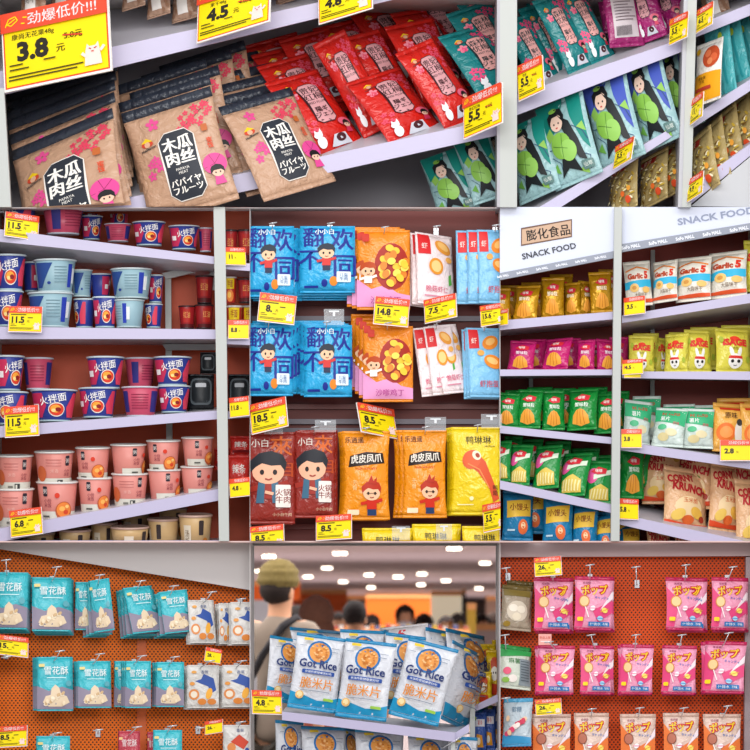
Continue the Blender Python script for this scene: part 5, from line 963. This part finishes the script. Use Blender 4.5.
# ---------------------------------------------------------------- people
def skinned(name, verts, edges, radii, m, root_i=0, sub=2, parent=None, M=None, limbs=None):
    me = bpy.data.meshes.new(name); bm = bmesh.new(); lay = bm.verts.layers.skin.verify()
    vs = [bm.verts.new(v) for v in verts]
    for a, b in edges: bm.edges.new((vs[a], vs[b]))
    for i, v in enumerate(vs):
        r = radii[i]; v[lay].radius = r if isinstance(r, tuple) else (r, r); v[lay].use_root = (i == root_i)
    bm.to_mesh(me); bm.free(); me.materials.append(m)
    o = bpy.data.objects.new(name, me); COL.objects.link(o)
    s = o.modifiers.new('skin', 'SKIN'); s.use_smooth_shade = True; s.branch_smoothing = .6
    u = o.modifiers.new('subdivision', 'SUBSURF'); u.levels = sub; u.render_levels = sub
    if parent: o.parent = parent
    return o
def blob(name, c, r, m, parent, amp=.0, freq=8, cut=None, n=24, seed=0):
    bm = bmesh.new(); bmesh.ops.create_uvsphere(bm, u_segments=n, v_segments=n // 2 + 4, radius=1)
    rr = random.Random(seed)
    for v in bm.verts:
        x, y, z = v.co; k = 1 + amp * (math.sin(freq * x + seed) * math.cos(freq * y + 1) + .6 * math.sin(freq * 1.7 * z + seed * 2))
        v.co = (c[0] + x * r[0] * k, c[1] + y * r[1] * k, c[2] + z * r[2] * k)
    if cut:
        dele = [v for v in bm.verts if cut(v.co)]
        bmesh.ops.delete(bm, geom=dele, context='VERTS')
    for f in bm.faces: f.smooth = True
    me = bpy.data.meshes.new(name); bm.to_mesh(me); bm.free(); me.materials.append(m)
    o = bpy.data.objects.new(name, me); COL.objects.link(o); o.parent = parent; return o
def person(px, py_head, y, height, face, hair_c, shirt_c, pants_c, label, hair='short', strap=False, head_turn=0, mask=False, skin='d9a583'):
    """face: heading in degrees, 0 looks away from the camera (+y)"""
    p = W(px, py_head, y); h = height
    root = empty('person', Matrix.Translation((p.x, y, 0)) @ Matrix.Rotation(math.radians(-face), 4, 'Z')); tag(root, label, 'person')
    sk = mat(skin, .55, key='skin')
    P = {'pel': (0, 0, .53 * h), 'wa': (0, 0, .62 * h), 'ch': (0, 0, .73 * h), 'nb': (0, 0, .825 * h), 'nk': (0, .005, .855 * h), 'hd': (0, .02, .905 * h), 'tp': (0, .01, .965 * h)}
    names = list(P); V = [P[k] for k in names]; R = [(.13 * h / 1.7, .10), (.125, .09), (.15, .10), (.08, .065), (.06, .06), (.072, .085), (.06, .07)]
    R = [r if isinstance(r, tuple) else (r, r) for r in R]; Ed = [(0, 1), (1, 2), (2, 3), (3, 4), (4, 5), (5, 6)]
    def addv(v, r, to): V.append(v); R.append((r, r)); Ed.append((to, len(V) - 1)); return len(V) - 1
    for s in (-1, 1):
        a = addv((s * .105 * h, 0, .82 * h), .052, 2); a = addv((s * .125 * h, .0, .64 * h), .040, a); w = addv((s * .13 * h, .04, .50 * h), .028, a)
        pm = addv((s * .13 * h, .05, .455 * h), .024, w)
        for q in range(4): f1 = addv((s * .13 * h, .024 + .018 * q, .43 * h), .009, pm); f2 = addv((s * (.13 * h - .008), .026 + .018 * q, .405 * h + .006 * abs(q - 1.4)), .007, f1)
        t1 = addv((s * (.13 * h - .012), .085, .445 * h), .010, pm); addv((s * (.13 * h - .016), .10, .427 * h), .008, t1)
        l = addv((s * .055 * h, 0, .49 * h), .078, 0); l = addv((s * .058 * h, .01, .28 * h), .054, l); l = addv((s * .058 * h, -.01, .05 * h), .036, l); addv((s * .06 * h, .13, .025 * h), .034, l)
    skinned('body', V, Ed, R, sk, 0, 2, root)
    # face
    m = MB(); m.lathe([(.012, 0), (.006, .02), (.001, .03)], sk, 10, (0, .105, .895 * h)); m.obj('nose', root)
    m = MB()
    for s in (-1, 1): m.lathe([(.004, -.004), (.009, 0), (.004, .005)], mat('20181a', .3, key='eye'), 10, (s * .032, .093, .917 * h))
    m.obj('eyes', root)
    m = MB(); m.box((-.024, .094, .873 * h), (.024, .1, .878 * h), mat('a05048', .5, key='mouth')); m.obj('mouth', root)
    for s in (-1, 1): blob('ear', (s * .079, .0, .905 * h), (.012, .022, .033), sk, root)
    if mask: blob('face_mask', (0, .035, .885 * h), (.074, .085, .05), mat('dfe6ee', .6, key='mask'), root, cut=lambda c: c.y < .03)
    sm = mat(shirt_c, .8, key='cotton', vary=.08, vscale=12)
    SV = [(0, 0, .47 * h), (0, 0, .62 * h), (0, 0, .74 * h), (0, 0, .82 * h), (0, .0, .85 * h)]; SR = [(.16, .125), (.155, .12), (.175, .125), (.115, .09), (.068, .066)]; SE = [(0, 1), (1, 2), (2, 3), (3, 4)]
    for s in (-1, 1):
        n0 = len(SV); SV += [(s * .11 * h, 0, .81 * h), (s * .128 * h, .005, .69 * h)]; SR += [(.075, .075), (.07, .07)]; SE += [(2, n0), (n0, n0 + 1)]
    skinned('shirt', SV, SE, SR, sm, 0, 2, root)
    TV = [(0, 0, .53 * h)]; TR = [(.145, .115)]; TE = []
    for s in (-1, 1):
        n0 = len(TV); TV += [(s * .058 * h, 0, .46 * h), (s * .06 * h, .01, .28 * h), (s * .06 * h, -.01, .055 * h)]; TR += [(.095, .095), (.075, .075), (.06, .06)]; TE += [(0, n0), (n0, n0 + 1), (n0 + 1, n0 + 2)]
    skinned('trousers', TV, TE, TR, mat(pants_c, .8, key='denim'), 0, 2, root)
    for s in (-1, 1): blob('shoe', (s * .062 * h, .05, .035), (.05, .14, .045), mat('2a2626', .6, key='shoe'), root)
    hm = mat(hair_c, .8, key='hair', vary=.35, vscale=60)
    if hair == 'short': blob('hair', (0, -.012, .935 * h), (.092, .106, .098), hm, root, .04, 16, lambda c: (c.y > .05 and c.z < .945 * h) or c.z < .885 * h, 32)
    if hair == 'two_tone':
        blob('hair', (0, -.02, .915 * h), (.090, .094, .085), mat('241c1a', .8, key='hair', vary=.3, vscale=60), root, .02, 14, lambda c: (c.y > .05 and c.z < .935 * h), 32)
        blob('dyed_hair', (0, -.004, .945 * h), (.108, .116, .105), hm, root, .05, 26, lambda c: c.z < .918 * h, 48)['label'] = 'bleached olive blond upper hair'
    if hair == 'long':
        blob('hair', (0, -.012, .93 * h), (.104, .115, .115), hm, root, .03, 12, lambda c: (c.y > .045 and c.z < .95 * h), 32)
        blob('long_hair', (0, -.05, .82 * h), (.125, .085, .20), hm, root, .05, 14, None, 28)
    if strap:
        m = MB(); pts = [Vector((.175, 0, .56 * h)), Vector((.10, -.150, .64 * h)), Vector((-.02, -.16, .73 * h)), Vector((-.115, -.11, .81 * h)), Vector((-.13, -.02, .835 * h)), Vector((-.12, .08, .80 * h)), Vector((0, .155, .70 * h)), Vector((.15, .1, .58 * h)), Vector((.175, 0, .56 * h))]
        if strap == 'r': pts = [Vector((-p_.x, p_.y, p_.z)) for p_ in pts]
        m.tube(pts, .022, mat('2a2a30', .7, key='strap'), 8); m.obj('bag_strap', root)
        b = blob('sling_bag', ((-.17 if strap == 'r' else .17), -.10, .55 * h), (.09, .07, .13), mat('26262c', .7, key='strap'), root)
    return root
def top(py, y): return zz(py, y)
person(279, 0, 11.5, top(559, 11.5), 38, '75683a', '8f8478', '35322c', 'person with bleached olive hair, grey shirt and black strap bag, back turned, nearest', 'two_tone', 'r')
person(316, 0, 14.5, top(594, 14.5), -10, '4e2e20', '8c4a3c', '4a4046', 'person with long brown hair, seen from behind beside the olive haired one', 'long')
person(355, 0, 23.0, top(598, 23.0), 10, '1f1a1c', '8a8288', '34343c', 'person with short black hair and grey top, standing behind the centre bags', 'short')
person(405, 0, 31.0, top(602, 31.0), 170, '221c1c', 'c9d2de', '34343c', 'person in a pale shirt with a face mask, facing this way', 'short', mask=True)
person(297, 0, 24.0, top(603, 24.0), 0, '1c1614', '3a3438', '34343c', 'person in dark clothes just left of the long haired shopper', 'short')
person(446, 0, 38.0, top(614, 38), 180, '2a2020', '3c3a48', '34343c', 'person in a dark top beneath the cream poster', 'short', mask=True)
person(458, 0, 41.0, top(611, 41), 20, '1f1a1a', '5a4a48', '34343c', 'person in a brown top just right of the cream poster', 'short')
person(482, 0, 36.0, top(612, 36), 160, '2a2020', '2e2c34', '34343c', 'person in black right of the yellow sign board', 'short')
person(494, 0, 37.5, top(610, 37.5), 0, '3a2a24', 'b8a89c', '34343c', 'person in a beige top at the right edge of the hall', 'short')
person(338, 0, 37.0, top(610, 37), 190, '2a2020', 'c8c0c4', '34343c', 'person in a white top between the long haired and grey topped shoppers', 'short')
person(372, 0, 40.0, top(612, 40), 0, '2a2020', '6a5a60', '34343c', 'person in a mauve top left of the masked shopper', 'short')
person(424, 0, 36.0, top(612, 36), 0, '231c1c', 'd8ccd0', '34343c', 'person in a white top right of the masked shopper', 'long')

# ================================================================ light and camera
def area(name, loc, rot, sx, sy, power, col=(1, 1, 1)):
    l = bpy.data.lights.new(name, 'AREA'); l.shape = 'RECTANGLE'; l.size = sx; l.size_y = sy; l.energy = power; l.color = col
    o = bpy.data.objects.new(name, l); o.location = loc; o.rotation_euler = rot; COL.objects.link(o); return o
area('ceiling_lamp', (-1.2, -2.6, 4.3), (math.radians(48), 0, 0), 2.4, .6, 30, (1, .98, .96))
area('ceiling_lamp', (1.2, -2.6, 4.3), (math.radians(48), 0, 0), 2.4, .6, 30, (1, .98, .96))
area('ceiling_lamp', (0, -9, 3.7), (math.radians(80), 0, 0), 6, 1.6, 260, (1, .98, .96))  # added frontal fill that brightens the recessed bays, not a fitting of the shop
area('ceiling_lamp', (0, -6, 4.4), (math.radians(60), 0, 0), 3, 1.0, 40, (1, .98, .96))
for yy in (12, 24, 38, 54): area('hall_area_light', (0, yy, CEIL - .03), (0, 0, 0), 12, 2.5, 300, (1, .93, .88)); area('hall_area_light', (0, yy + 4, .4), (math.pi, 0, 0), 12, 3, 105, (1, .9, .88))  # the upward ones near the floor are added fill for the hall ceiling
area('hall_area_light', (0, 3.5, 2.6), (math.radians(20), 0, 0), 2.5, 1.0, 30, (1, .95, .9))
w = bpy.data.worlds.new('shop_air'); SC.world = w; w.use_nodes = True
w.node_tree.nodes['Background'].inputs[0].default_value = (.93, .95, 1, 1); w.node_tree.nodes['Background'].inputs[1].default_value = .72
cam = bpy.data.cameras.new('camera'); co = bpy.data.objects.new('camera', cam); COL.objects.link(co)
co.location = (0, -D0, HZ); co.rotation_euler = (math.pi / 2, 0, 0)
cam.sensor_width = 36; cam.lens = 36 * D0 / (750 * S); cam.shift_y = (650 - 375) / 750; cam.clip_end = 200
cam.dof.use_dof = True; cam.dof.focus_distance = D0 + .06; cam.dof.aperture_fstop = 12
SC.camera = co
SC.view_settings.view_transform = 'Standard'; SC.view_settings.look = 'None'; SC.view_settings.gamma = 1; SC.view_settings.exposure = .08
SC.view_settings.use_curve_mapping = False
